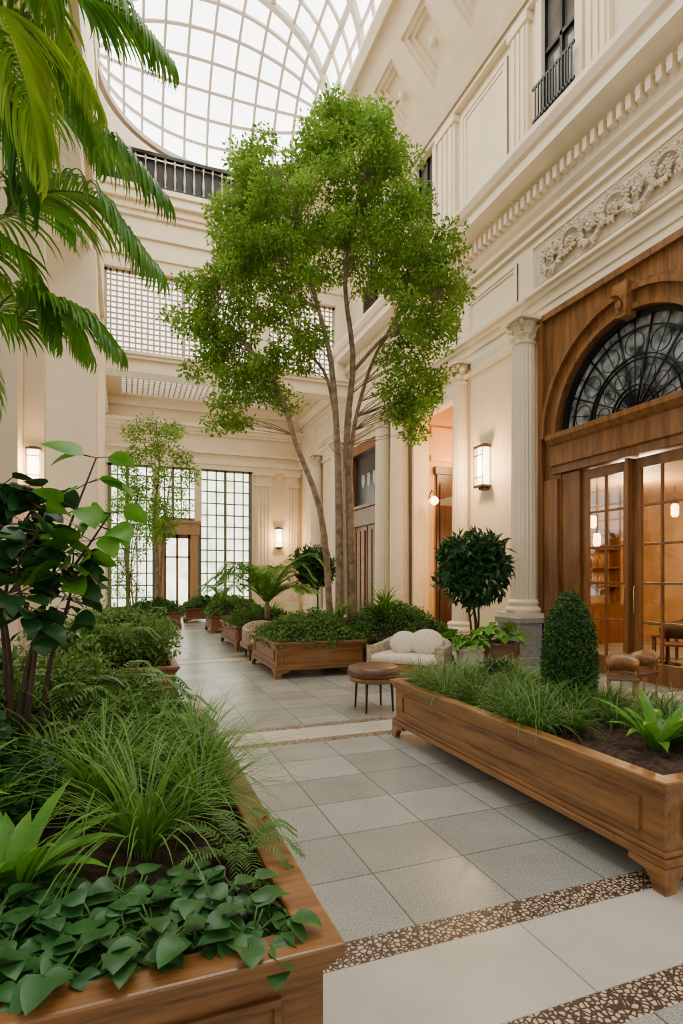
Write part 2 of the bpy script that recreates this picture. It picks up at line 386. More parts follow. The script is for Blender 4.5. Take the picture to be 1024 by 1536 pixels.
# vault
cx=(XS-.75)/2; rx=(XS+.75)/2; rz=3.0; y1=15.0; ry=3.1
def vp(a,y): return (cx-rx*math.cos(a),y,ZS+rz*math.sin(a))
def ep(a,b_):
    return (cx-rx*math.cos(a),y1+ry*math.sin(a)*math.sin(b_),ZS+rz*math.sin(a)*math.cos(b_))
t=MB(); NA=14
for i in range(0,24):
    y=y1-i*.72; big=(i%3==0); t.tube([vp(pi*k/28,y) for k in range(29)],.12 if big else .05,4,False)
for j in range(1,NA):
    a=pi*j/NA; t.tube([vp(a,-1.5),vp(a,y1)],.085 if j%3==0 else .048,4,False)
for b_ in [pi/2*k/7 for k in range(1,8)]:
    t.tube([ep(pi*k/28,b_) for k in range(29)],.055 if b_<1.5 else .1,4,False)
for j in range(1,NA):
    a=pi*j/NA; t.tube([ep(a,pi/2*k/10) for k in range(11)],.05,4,False)
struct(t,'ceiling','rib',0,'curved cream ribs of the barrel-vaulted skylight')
g=MB(); 
for i in range(16):
    a0,a1=pi*i/16,pi*(i+1)/16; e=1.012
    g.add([vp(a0,-1.5),vp(a1,-1.5),vp(a1,y1),vp(a0,y1)],[(0,1,2,3)],True)
    for k in range(8):
        b0,b1=pi/2*k/8,pi/2*(k+1)/8; g.add([ep(a0,b0),ep(a1,b0),ep(a1,b1),ep(a0,b1)],[(0,1,2,3)],True)
g.v=[(cx+(x-cx)*1.015,y,ZS+(z-ZS)*1.02+.02) for x,y,z in g.v]
struct(g,'window_10','glow',0,'self-glowing glass of the vaulted skylight')
t=MB(); t.box(-5,XW+.3,18.3,18.6,ZS-.5,ZS+4); t.box(-1.6,-.9,17.9,18.6,11,ZS+.2)
struct(t,'wall_gable','plaster')

# cross gallery at y=18
t=MB()
def bx(z0,z1,d): t.box(-1.0,XW,18-d,18.5,z0,z1)
bx(10.75,10.9,.06); bx(10.9,11.15,.0); bx(11.15,11.3,.06); bx(11.3,11.75,.0); bx(11.75,11.85,.08); bx(11.85,12.35,.02); bx(12.35,12.5,.12); bx(12.5,12.7,.2); bx(12.7,12.95,.34); bx(12.95,13.1,.42)
bx(7.7,7.85,.06); bx(7.85,8.1,0); bx(8.1,8.2,.1); bx(8.2,8.3,.16)
t.box(-1.0,-.62,17.9,18.5,8.31,10.74); t.box(3.9,4.3,17.9,18.5,8.31,10.74); t.box(6.6,XW,17.9,18.5,8.31,10.74)
struct(t,'trim_8','trim',.01,'cream gallery beams crossing the hall')
def gridwin(name,x0,x1,z0,z1,y,nx,nz,bar,fm,gm,label,bd=.05,fr=.08):
    t=MB(); t.box(x0,x1,y,y+bd,z0,z0+fr); t.box(x0,x1,y,y+bd,z1-fr,z1); t.box(x0,x0+fr,y,y+bd,z0,z1); t.box(x1-fr,x1,y,y+bd,z0,z1)
    for i in range(1,nx):
        x=x0+(x1-x0)*i/nx; b2=bar*(2.2 if i==nx//2 else 1); t.box(x-b2/2,x+b2/2,y,y+bd*.8,z0,z1)
    for i in range(1,nz):
        z=z0+(z1-z0)*i/nz; t.box(x0,x1,y+.003,y+bd*.8-.003,z-bar/2,z+bar/2)
    o=struct(t,name,fm,0,label); g=MB(); g.box(x0,x1,y+bd,y+bd+.02,z0,z1); g.obj('window_glass',gm,o); return o
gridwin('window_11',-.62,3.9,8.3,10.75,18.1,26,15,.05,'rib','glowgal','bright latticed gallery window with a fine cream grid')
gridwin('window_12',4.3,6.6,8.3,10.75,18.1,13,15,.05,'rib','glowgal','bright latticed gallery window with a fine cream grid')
# balustrade
e=thing('balustrade','dark gallery balustrade with pale turned balusters','railing',(0,17.75,13.1))
t=MB(); t.box(-.7,5.4,-.06,.06,1.0,1.1); t.box(-.7,5.4,-.05,.05,0,.12); t.obj('handrail','iron',e)
t=MB(); t.box(-.7,5.4,.12,.16,.1,1.0); t.obj('back_panel','iron',e)
bal=MB(); bal.lathe([(.035,0),(.035,.06),(.018,.1),(.035,.3),(.04,.36),(.018,.6),(.015,.7),(.032,.82),(.035,.88)],10)
b0=bal.obj('baluster','rib',e); xs=[-.6+i*.28 for i in range(22)]
b0.location=(xs[0],0,.12)
for x in xs[1:]:
    c=b0.copy(); c.location=(x,0,.12); c.parent=e; COL.objects.link(c)

# low ceiling beyond gallery with skylight
t=MB(); 
t.box(-4.5,XW,18.5,19.6,8.7,8.9); t.box(-4.5,XW,23.4,YF,8.7,8.9); t.box(-4.5,-.2,19.6,23.4,8.7,8.9); t.box(5.6,XW,19.6,23.4,8.7,8.9)
struct(t,'ceiling.001','plaster',0,'cream plaster ceiling around a rectangular skylight')
t=MB()
for i in range(31): x=-.2+5.8*i/30; t.box(x-.02,x+.02,19.6,23.4,8.74,8.8)
for i in range(17): y=19.6+3.8*i/16; t.box(-.2,5.6,y-.02,y+.02,8.74,8.8)
o=struct(t,'window_13','rib',0,'flat gridded skylight'); g=MB(); g.box(-.2,5.6,19.6,23.4,8.82,8.86); g.obj('window_glass','glowgal',o)

# far wall
t=MB()
t.box(-5,-.7,YF,YF+.4,0,9); t.box(5.0,XW+.35,YF,YF+.4,0,9); t.box(-.7,5.0,YF,YF+.4,6.15,9)
struct(t,'wall_back','plaster')
t=MB()
for z0,z1,d in [(6.1,6.3,.1),(6.3,6.5,.14),(6.75,6.85,.12),(7.5,7.6,.12),(7.6,7.75,.22),(7.75,7.9,.34),(8.4,8.7,.2)]: t.box(-5,XW,YF-d,YF,z0,z1)
for x0,x1 in [(5.15,5.85),(6.45,7.0),(-1.6,-.85)]:
    t.box(x0,x1,YF-.14,YF,0,6.1); t.box(x0-.06,x1+.06,YF-.2,YF,0,.5); t.box(x0-.06,x1+.06,YF-.22,YF,5.5,5.6)
    t.box(x0-.09,x1+.09,YF-.24,YF,5.95,6.1)
    for k in range(4): t.box(x0+.08+k*(x1-x0-.1)/4,x0+.16+k*(x1-x0-.1)/4,YF-.17,YF,.6,5.45)
struct(t,'trim_9','trim',0,'cream entablature and pilasters on the end wall')
M['winframe']=plain('grey_green_frame',(.15,.15,.115),.5,bst=0)
gridwin('window_14',2.75,5.0,.3,6.15,YF,6,12,.05,'winframe','glowwin','tall gridded garden window',.08,.14)
gridwin('window_15',-.7,1.1,.3,6.15,YF,5,12,.05,'winframe','glowwin','tall gridded garden window',.08,.14)
gridwin('window_16',1.1,2.75,3.9,6.15,YF,5,5,.05,'winframe','glowwin','gridded window above the garden door',.08,.14)
M['woodlt']=wood('light_oak',(.30,.17,.08),(.45,.28,.14),'z',.4)
t=MB(); t.box(1.1,1.4,YF-.12,YF+.1,0,3.9); t.box(2.45,2.75,YF-.12,YF+.1,0,3.9); t.box(1.05,2.8,YF-.16,YF+.1,3.35,3.9); t.box(1.0,2.85,YF-.22,YF+.1,3.8,3.92)
struct(t,'trim_10','woodlt',.01,'light wooden garden door surround')
t=MB(); t.box(1.4,1.5,YF,YF+.06,0,3.35);t.box(2.35,2.45,YF,YF+.06,0,3.35);t.box(1.88,1.97,YF,YF+.06,0,3.35);t.box(1.4,2.45,YF,YF+.06,0,.3);t.box(1.4,2.45,YF,YF+.06,3.2,3.35); t.box(1.4,2.45,YF,YF+.05,2.4,2.46)
o=struct(t,'door_10','woodZ',0,'glazed wooden garden door'); g=MB(); g.box(1.4,2.45,YF+.07,YF+.09,0,3.35); g.obj('door_glass','glowwin',o)
t=MB(); 
for x in (1.1,2.75): t.box(x-.14,x+.14,YF-.1,YF,3.93,6.09)
struct(t,'trim_11','plaster',0,'slim cream window posts')

# left arcade
t=MB()
t.box(-1.5,-.56,12,12.9,0,7.95); t.box(-1.62,-.46,11.9,13,0,.35); t.box(-1.56,-.5,11.95,12.95,.35,.5)
t.box(-1.72,-1.2,7.6,8.2,0,7.95); t.box(-1.2,-.97,8.0,8.2,0,7.95); t.box(-1.5,-.56,16.8,17.7,0,7.95)
t.box(-1.52,-.72,5.5,24,8.03,ZS-.41); t.box(-1.56,-.66,5.45,23.9,7.95,8.15); t.box(-1.6,-.6,5.4,23.9,9.2,9.4)
struct(t,'wall_left','plaster',.01)
t=MB(); t.box(-4.8,-4.5,4,24,0,9); t.box(-4.5,-1.62,4,24,8.2,8.4); 
struct(t,'wall_left_outer','plaster')
t=MB()
for y0 in (6.5,10,13.5,17,20.5):
    for k in range(5): t.box(-4.48,-4.4,y0+k*.6-.03,y0+k*.6+.03,.8,7.2)
    for k in range(11): t.box(-4.48,-4.42,y0,y0+2.4,.8+k*.64-.02,.8+k*.64+.02)
o=struct(t,'window_20','winframe',0,'row of tall gridded side windows'); g=MB()
for y0 in (6.5,10,13.5,17,20.5): g.box(-4.5,-4.485,y0,y0+2.4,.8,7.2)
g.obj('window_glass','glowgal',o)
def capital(mb,z,r,c=(0,0),H=.48):
    mb.lathe([(r*.95,z),(r*1.08,z+.02),(r*1.08,z+.05),(r*.9,z+.07),(r*.92,z+H*.6),(r*1.15,z+H*.85)],24,(c[0],c[1],0))
    for tier,(zz,n,L) in enumerate([(z+.06,8,H*.42),(z+.06+H*.28,8,H*.45)]):
        for i in range(n):
            a=2*pi*(i+.5*tier)/n; blade(mb,(c[0]+r*.95*math.cos(a),c[1]+r*.95*math.sin(a),zz),a,1.45,L,r*.75,1.9,6,'strap',-.25)
    for i in range(4):
        a=pi/4+i*pi/2; q=r*1.35; p=(c[0]+q*math.cos(a),c[1]+q*math.sin(a),z+H*.78)
        mb.blob(p,(r*.2,r*.2,r*.24),8,6); mb.tube([(c[0]+r*.9*math.cos(a),c[1]+r*.9*math.sin(a),z+H*.5),(c[0]+r*1.2*math.cos(a),c[1]+r*1.2*math.sin(a),z+H*.72),p],r*.1,5)
    q=r*1.42; mb.box(c[0]-q,c[0]+q,c[1]-q,c[1]+q,z+H*.88,z+H)
def column(x,y,z0=.85,z1=6.3,r=.24,label='fluted cream column with a leafy carved capital'):
    e=thing('column',label,'column',(x,y,0),0,1,'fluted columns along the hall')
    H=.48
    if z0>.1:
        p=MB(); p.box(-.33,.33,-.33,.33,.12,z0-.1); p.box(-.38,.38,-.38,.38,0,.14); p.box(-.37,.37,-.37,.37,z0-.1,z0); p.obj('pedestal','greyst',e,.01)
    b_=MB(); b_.box(-.34,.34,-.34,.34,z0,z0+.08); b_.lathe([(.32,z0+.08),(.34,z0+.12),(.32,z0+.17),(.28,z0+.19),(.27,z0+.22),(.29,z0+.25),(.27,z0+.29),(r,z0+.32)],32); b_.obj('base','trim',e)
    s_=MB(); zz=[z0+.3+(z1-H-z0-.3)*k/10 for k in range(11)]
    s_.lathe([(r*(1-.12*(k/10)**1.5),z) for k,z in enumerate(zz)],96,mod=lambda a,z:1-.085*abs(math.sin(a*10))**.7,smooth=False); s_.obj('shaft','trim',e)
    c=MB(); capital(c,z1-H,r*.88); c.obj('capital','trim',e); return e
column(6.85,8.6); column(6.9,10.8,.3,r=.19); column(6.85,13.7,.1,r=.27); column(6.85,14.75,.1); column(6.85,18.5,.1); column(6.85,20.8,.1); column(6.85,3.9)
t=MB()
for a,b_ in [(8.9,10.55),(13.95,14.5),(18.8,20.5),(21.1,22.8)]:
    t.box(7.0,XW,a,b_,0,6.3); t.box(6.95,XW,a-.04,b_+.04,0,.4); t.box(6.95,XW,a-.04,b_+.04,5.95,6.05)
t.box(7.08,XW,3.4,4.45,0,6.3)
struct(t,'trim_12','plaster',.01,'broad cream pilasters of the side wall')

# wooden arched portal
yc,hw,zs_,zt=6.42,1.97,4.04,6.29
def arcring(mb,r0,r1,x0,x1,n=40,a0=0,a1=pi):
    vs=[];fs=[]
    for i in range(n+1):
        a=a0+(a1-a0)*i/n
        for r_,x in ((r0,x0),(r1,x0),(r1,x1),(r0,x1)): vs.append((x,yc-r_*math.cos(a),zs_+r_*math.sin(a)))
    for i in range(n):
        for k in range(4): fs.append((i*4+k,i*4+(k+1)%4,i*4+4+(k+1)%4,i*4+4+k))
    fs+= [(0,1,2,3),(n*4+3,n*4+2,n*4+1,n*4)]
    mb.add(vs,fs)
t=MB(); ri=1.5; angs=sorted([pi*i/40 for i in range(41)]+[math.atan2(zt-zs_,hw),pi-math.atan2(zt-zs_,hw)])
vs=[]; fs=[]
for a in angs:
    c_,s_=math.cos(a),math.sin(a); q=min(hw/abs(c_) if abs(c_)>1e-6 else 9e9,(zt-zs_)/s_ if s_>1e-6 else 9e9)
    for x in (7.08,7.35): vs+=[(x,yc-ri*c_,zs_+ri*s_),(x,yc-q*c_,zs_+q*s_)]
for i in range(len(angs)-1):
    a=i*4; fs+=[(a,a+4,a+5,a+1),(a+2,a+3,a+7,a+6),(a,a+2,a+6,a+4)]
t.add(vs,fs)
t.box(7.08,7.35,yc-hw,yc-1.47,0,zs_); t.box(7.08,7.35,yc+1.47,yc+hw,0,zs_)
t.box(7.0,7.07,yc-hw,yc-hw+.12,0,6.17); t.box(7.0,7.07,yc+hw-.12,yc+hw,0,6.17); t.box(7.0,7.07,yc-hw,yc+hw,6.18,6.29)
t.box(7.02,7.07,yc+1.5,yc+1.82,.3,3.3); t.box(7.02,7.07,yc-1.82,yc-1.5,.3,3.3)
arcring(t,1.5,1.58,6.98,7.1); arcring(t,1.58,1.76,7.03,7.1); arcring(t,1.76,1.84,6.94,7.1); arcring(t,1.84,1.9,7.0,7.1)
struct(t,'trim_13','woodZ',0,'carved brown wooden arched portal surround')
t=MB()
t.exty([(7.34,3.38),(7.0,3.38),(7.0,3.5),(6.95,3.52),(6.95,3.85),(6.9,3.88),(6.84,3.96),(6.84,4.04),(7.34,4.04)],yc-1.6,yc+1.6)
struct(t,'trim_14','woodZ',.004,'moulded wooden transom beam over the doors')
t=MB(); t.add([(6.88,yc-.08,5.45),(6.88,yc+.08,5.45),(6.85,yc+.13,5.95),(6.85,yc-.13,5.95),(7.1,yc-.08,5.45),(7.1,yc+.08,5.45),(7.1,yc+.13,5.95),(7.1,yc-.13,5.95)],[(0,3,2,1),(4,5,6,7),(0,1,5,4),(1,2,6,5),(2,3,7,6),(3,0,4,7)])
for i in range(5): blade(t,(6.87,yc+(i-2)*.025,5.6),pi+(i-2)*.3,1.3,.26,.08,1.8,6,'strap',-.3)
t.blob((6.83,yc,5.62),(.04,.05,.09)); struct(t,'trim_15','woodR',.004,'carved wooden keystone with acanthus leaf')
# fanlight
t=MB(); arcring(t,1.42,1.5,7.12,7.22); t.box(7.12,7.22,yc-1.5,yc+1.5,4.05,4.12)
for r_ in (.35,.42,.8,.86,1.25): arcring(t,r_-.009,r_+.009,7.13,7.17)
for i in range(1,14):
    a=pi*i/14; c_,s_=math.cos(a),math.sin(a); t.tube([(7.16,yc-.1*c_,zs_+.1*s_),(7.16,yc-1.45*c_,zs_+1.45*s_)],.009 if i%2 else .018,4)
for i in range(7):
    a=pi*(i+.5)/7; cc=(yc-1.05*math.cos(a),zs_+1.05*math.sin(a))
    t.tube([(7.15,cc[0]+.17*math.cos(b_),cc[1]+.17*math.sin(b_)) for b_ in [2*pi*k/16 for k in range(17)]],.009,4)
    t.tube([(7.15,yc-.6*math.cos(a)+.11*math.cos(b_),zs_+.6*math.sin(a)+.11*math.sin(b_)) for b_ in [2*pi*k/14 for k in range(15)]],.008,4)
o=struct(t,'window_21','iron',0,'leaded semicircular fanlight with iron tracery')
g=MB(); vs=[(7.2,yc,zs_)]+[(7.2,yc-1.45*math.cos(pi*i/40),zs_+1.45*math.sin(pi*i/40)) for i in range(41)]
g.add(vs,[(0,i,i+1) for i in range(1,41)]); g.obj('window_glass','darkglass',o)
# doors
def door(n,y0,y1,hinge):
    t=MB(); x0,x1=7.16,7.22; st=.12
    t.box(x0,x1,y0,y0+st,.02,3.36); t.box(x0,x1,y1-st,y1,.02,3.36); t.box(x0,x1,y0+st,y1-st,.02,.32); t.box(x0,x1,y0+st,y1-st,3.2,3.36)
    t.box(x0+.01,x1-.01,(y0+y1)/2-.018,(y0+y1)/2+.018,.3,3.25)
    for z in (.9,1.48,2.06,2.64): t.box(x0+.012,x1-.012,y0+st,y1-st,z-.018,z+.018)
    o=struct(t,'door_%d'%n,'woodZ',.004,'glazed wooden door leaf with a grid of panes')
    g=MB(); g.box(7.185,7.195,y0+st,y1-st,.3,3.25); g.obj('door_glass','glass',o)
    h=MB(); yy=y0+.05 if hinge else y1-.05; h.tube([(7.12,yy,1.0),(7.1,yy,1.05),(7.1,yy,1.4),(7.12,yy,1.45)],.012,8); h.obj('door_handle','brass',o)
door(1,6.52,7.47,True); door(2,5.51,6.44,False)
t=MB(); t.box(7.1,7.3,7.48,7.88,0,3.37); t.box(7.1,7.3,4.96,5.5,0,3.37); t.box(7.05,7.28,6.45,6.51,0,3.37); struct(t,'trim_16','woodZ',0,'wooden door posts')
# cafe room
t=MB(); t.box(12,12.2,3.5,12.5,0,3.4); t.box(7.5,12,10.9,11.05,0,3.4); t.box(7.5,12,3.4,3.55,0,3.4); t.box(7.4,12.2,3.4,12.5,3.4,3.55)
struct(t,'wall_cafe','cafe')
e=thing('wall_shelf','lit wooden wall shelf with bottles behind the doors','shelf',(9.5,10.75,0))
t=MB(); 
for z in (.9,1.35,1.8,2.25,2.7): t.box(-1.5,1.8,-.2,.1,z,z+.04)
for x in (-1.5,-.4,.7,1.76): t.box(x,x+.04,-.2,.1,0,2.75)
t.box(-1.5,1.8,-.3,.1,0,.9); t.obj('shelf_frame','woodZ',e)
bm=MB(); bm.lathe([(.035,0),(.04,.02),(.04,.18),(.015,.24),(.015,.3)],8)
b0=bm.obj('bottle','lamp',None,0,(8.1,10.66,1.39),label='amber glass bottle on a lit shelf',category='bottle',group='bottles on the cafe shelf')
M['amber']=plain('amber_glass',(.4,.18,.05),.15,var=.2,bst=0); b0.data.materials[0]=M['amber']
for z in (1.39,1.84,2.29):
    for k in range(14):
        if z==1.39 and k==0: continue
        c=b0.copy(); c.location=(8.1+k*.22,10.66,z); COL.objects.link(c)
def pendant(x,y,z,zc=3.4,r=.07):
    e=thing('pendant_lamp','small warm glowing pendant lamp on a dark rod','lamp',(x,y,z),0,1,'pendant lamps in the cafe')
    a=MB(); a.tube([(0,0,.2),(0,0,zc-z)],.008,6); a.obj('rod','bronze',e)
    a=MB(); a.lathe([(.02,.22),(r,.16),(r,.14),(.02,.14)],12); a.obj('cap','bronze',e)
    a=MB(); a.lathe([(r*.7,.14),(r,.1),(r,-.08),(r*.6,-.12)],12); a.obj('lamp_shade','lamp',e)
for p in [(8.6,8.6,2.3),(9.3,9.4,2.75),(10.2,8.2,2.9)]: pendant(*p)
def light(x,y,z,pw,col=(1,.68,.36),r=.15,parent=None):
    l=bpy.data.lights.new('lamp_light','POINT'); l.energy=pw; l.color=col; l.shadow_soft_size=r
    o=bpy.data.objects.new('lamp_light',l); COL.objects.link(o); o.location=(x,y,z)
    if parent: o.parent=parent
    return o
light(9.0,8.0,3.0,270,(1,.70,.40),.4); light(10,6,3.0,150,(1,.70,.40),.4)
def dinchair(x,y,rot,mat='woodDk',lab='dark wooden cafe chair with curved back',sc=1):
    e=thing('cafe_chair',lab,'chair',(x,y,0),rot,sc,'cafe chairs')
    a=MB(); a.box(-.22,.22,-.22,.22,.43,.47); a.obj('seat','leather',e,.015)
    lg=MB(); lg.tube([(0,0,.43),(.02,0,0)],[.02,.013],6); l0=lg.obj('leg',mat,e); l0.location=(.19,.19,0)
    for q in ((-.19,.19),(.19,-.19),(-.19,-.19)):
        c=l0.copy(); c.location=(q[0],q[1],0); c.parent=e; COL.objects.link(c)
    a=MB(); pts=[(-.22*math.cos(k*pi/8)*1.05,-.05-.2*math.sin(k*pi/8),0) for k in range(9)]
    vs=[];fs=[]
    for k,p in enumerate(pts):
        hh=.82-.12*abs(k-4)/4
        for zz,o_ in ((.52,0),(hh,.05),(hh,.07),(.52,.02)): vs.append((p[0]*(1+o_),p[1]*(1+o_*2)-o_*.5,zz))
    for k in range(8):
        for j in range(4): fs.append((k*4+j,k*4+(j+1)%4,k*4+4+(j+1)%4,k*4+4+j))
    fs+=[(0,1,2,3),(35,34,33,32)]
    a.add(vs,fs,True); a.tube([(-.2,-.1,.45),(-.2,-.14,.55)],.015,6); a.tube([(.2,-.1,.45),(.2,-.14,.55)],.015,6); a.obj('backrest',mat,e); return e
def ctable(x,y):
    e=thing('cafe_table','small round dark cafe table','table',(x,y,0))
    a=MB(); a.lathe([(.33,.72),(.35,.73),(.35,.75),(.33,.755)],28); a.obj('table_top','woodDk',e)
    a=MB(); a.lathe([(.22,0),(.22,.02),(.04,.05),(.03,.4),(.04,.7),(.1,.72)],16); a.obj('base','iron',e)
dinchair(8.6,6.9,2.2); dinchair(9.7,8.0,.6); ctable(9.15,7.5); ctable(8.7,9.4)

# passage bay
t=MB(); t.box(7.55,10.6,13.35,13.6,0,6.3); t.box(10.4,10.6,11.0,13.4,0,6.3); t.box(7.55,10.6,10.9,11.05,3.5,6.3); t.box(7.2,10.6,10.9,13.6,6.3,6.4)
struct(t,'wall_passage','warmwall')
t=MB(); t.box(7.05,7.3,13.25,13.34,0,5.69); t.box(7.05,7.6,11.11,11.2,0,5.69); t.box(7.05,7.3,11.11,13.34,5.7,5.89); struct(t,'trim_17','trim',0,'cream jambs of the passage opening')
t=MB(); t.box(7.76,8.9,13.27,13.34,0,4.5); t.box(7.7,8.96,13.24,13.34,4.35,4.55); t.box(7.84,8.26,13.23,13.3,.3,2.0); t.box(7.84,8.26,13.23,13.3,2.2,4.1); t.box(8.36,8.78,13.23,13.3,.3,4.1)
struct(t,'door_3','woodDk',.006,'tall dark panelled door in the warm passage')
t=MB(); t.box(7.6,10.4,13.3,13.35,4.7,4.85); t.box(7.6,10.4,13.28,13.35,5.4,5.6); struct(t,'trim_18','warmwall',0,'picture rail moulding in the passage')
e=thing('wall_lantern','round amber wall lantern on a curved bracket','lamp',(7.55,13.34,3.6))
a=MB(); a.tube([(0,0,.1),(0,-.15,.3),(0,-.28,.2),(0,-.28,.1)],.015,6); a.obj('bracket','bronze',e)
a=MB(); a.lathe([(.03,-.12),(.11,-.05),(.12,.0),(.08,.08),(.02,.12)],14,(0,-.28,0)); a.obj('lamp_shade','lamp',e)
light(8.3,12.4,4.6,190,(1,.64,.30),.3); light(8.6,12.0,2.2,110,(1,.64,.30),.3)
# wooden bay with dark picture
t=MB(); t.box(7.1,7.3,15.0,15.3,0,3.24); t.box(7.1,7.3,17.8,18.1,0,3.24); t.box(7.1,7.3,15.0,15.3,3.86,5.59); t.box(7.1,7.3,17.8,18.1,3.86,5.59); t.box(7.05,7.3,15,18.1,3.25,3.79); t.box(7.05,7.3,15,18.1,5.6,5.9); t.box(6.98,7.3,15,18.1,3.8,3.9)
struct(t,'trim_19','woodZ',.006,'reddish wooden surround of a shop entrance')
e=thing('picture_panel','large dark picture of wine glasses above the doors','picture',(7.28,16.55,0))
a=MB(); a.box(-.02,.02,-1.25,1.25,3.9,5.6); a.obj('canvas','pic',e)
a=MB(); M['pale']=plain('painted_glass_grey',(.5,.5,.52),.3,bst=0)
for k in range(4):
    y=-.75+k*.45; a.lathe([(.09,4.2),(.01,4.22),(.01,4.5),(.1,4.6),(.13,4.75),(.1,4.95)],12,(-.03,y,0))
a.v=[(-.02+(x+.03)*.05-.005,y,z) for x,y,z in a.v]; a.obj('painted_glasses','pale',e)
for n,(a0,a1) in enumerate([(15.31,16.5),(16.6,17.79)]):
    t=MB(); t.box(7.15,7.22,a0,a1,0,3.24)
    for k in range(3): y=a0+.12+k*(a1-a0-.1)/3; t.box(7.11,7.16,y,y+(a1-a0)/3-.14,.2,3.1)
    struct(t,'door_%d'%(n+4),'woodRed',.006,'reddish panelled wooden door')

# sconces
def sconce(x,y,z,rot,pw=14,big=1.0):
    e=thing('wall_sconce','bronze-framed wall sconce with glowing frosted glass','lamp',(x,y,z),rot,big,'wall sconces')
    a=MB(); a.box(-.1,.1,-.02,0,-.3,.3); a.obj('backplate','bronze',e,.005)
    a=MB(); n=12; pr=[(-.1,.0)]+[(.12*math.sin(-pi/2+pi*k/n),-.03-.13*math.cos(-pi/2+pi*k/n)) for k in range(n+1)]+[(.1,0)]
    vs=[(p[0],p[1],-.32) for p in pr]+[(p[0],p[1],.32) for p in pr]; m_=len(pr)
    a.add(vs,[(i,(i+1)%m_,m_+(i+1)%m_,m_+i) for i in range(m_)]+[tuple(range(m_))[::-1],tuple(range(m_,2*m_))],True); a.obj('lamp_shade','shade',e)
    for zz,nm in ((.32,'top_cap'),(-.36,'bottom_cap')):
        a=MB(); a.box(-.14,.14,-.18,0,zz,zz+.04); a.box(-.08,.08,-.11,0,zz+(.04 if zz>0 else -.04),zz+(.07 if zz>0 else 0)); a.obj(nm,'bronze',e,.006)
    a=MB(); 
    for q in (-.13,.118):
        a.box(q,q+.012,-.175,-.165,-.32,.32); a.box(q,q+.012,-.02,-.01,-.32,.32)
    for zz in (-.2,.18): a.box(-.13,.13,-.175,-.167,zz,zz+.016)
    a.obj('cage','bronze',e)
    l=light(0,-.4,0,pw,(1,.6,.27),.1,e); return e
sconce(6.99,9.95,3.87,-pi/2,170,1.2)
sconce(6.15,YF-.02,3.3,0,100,1.2)
sconce(-1.08,7.98,2.95,0,25,.62)

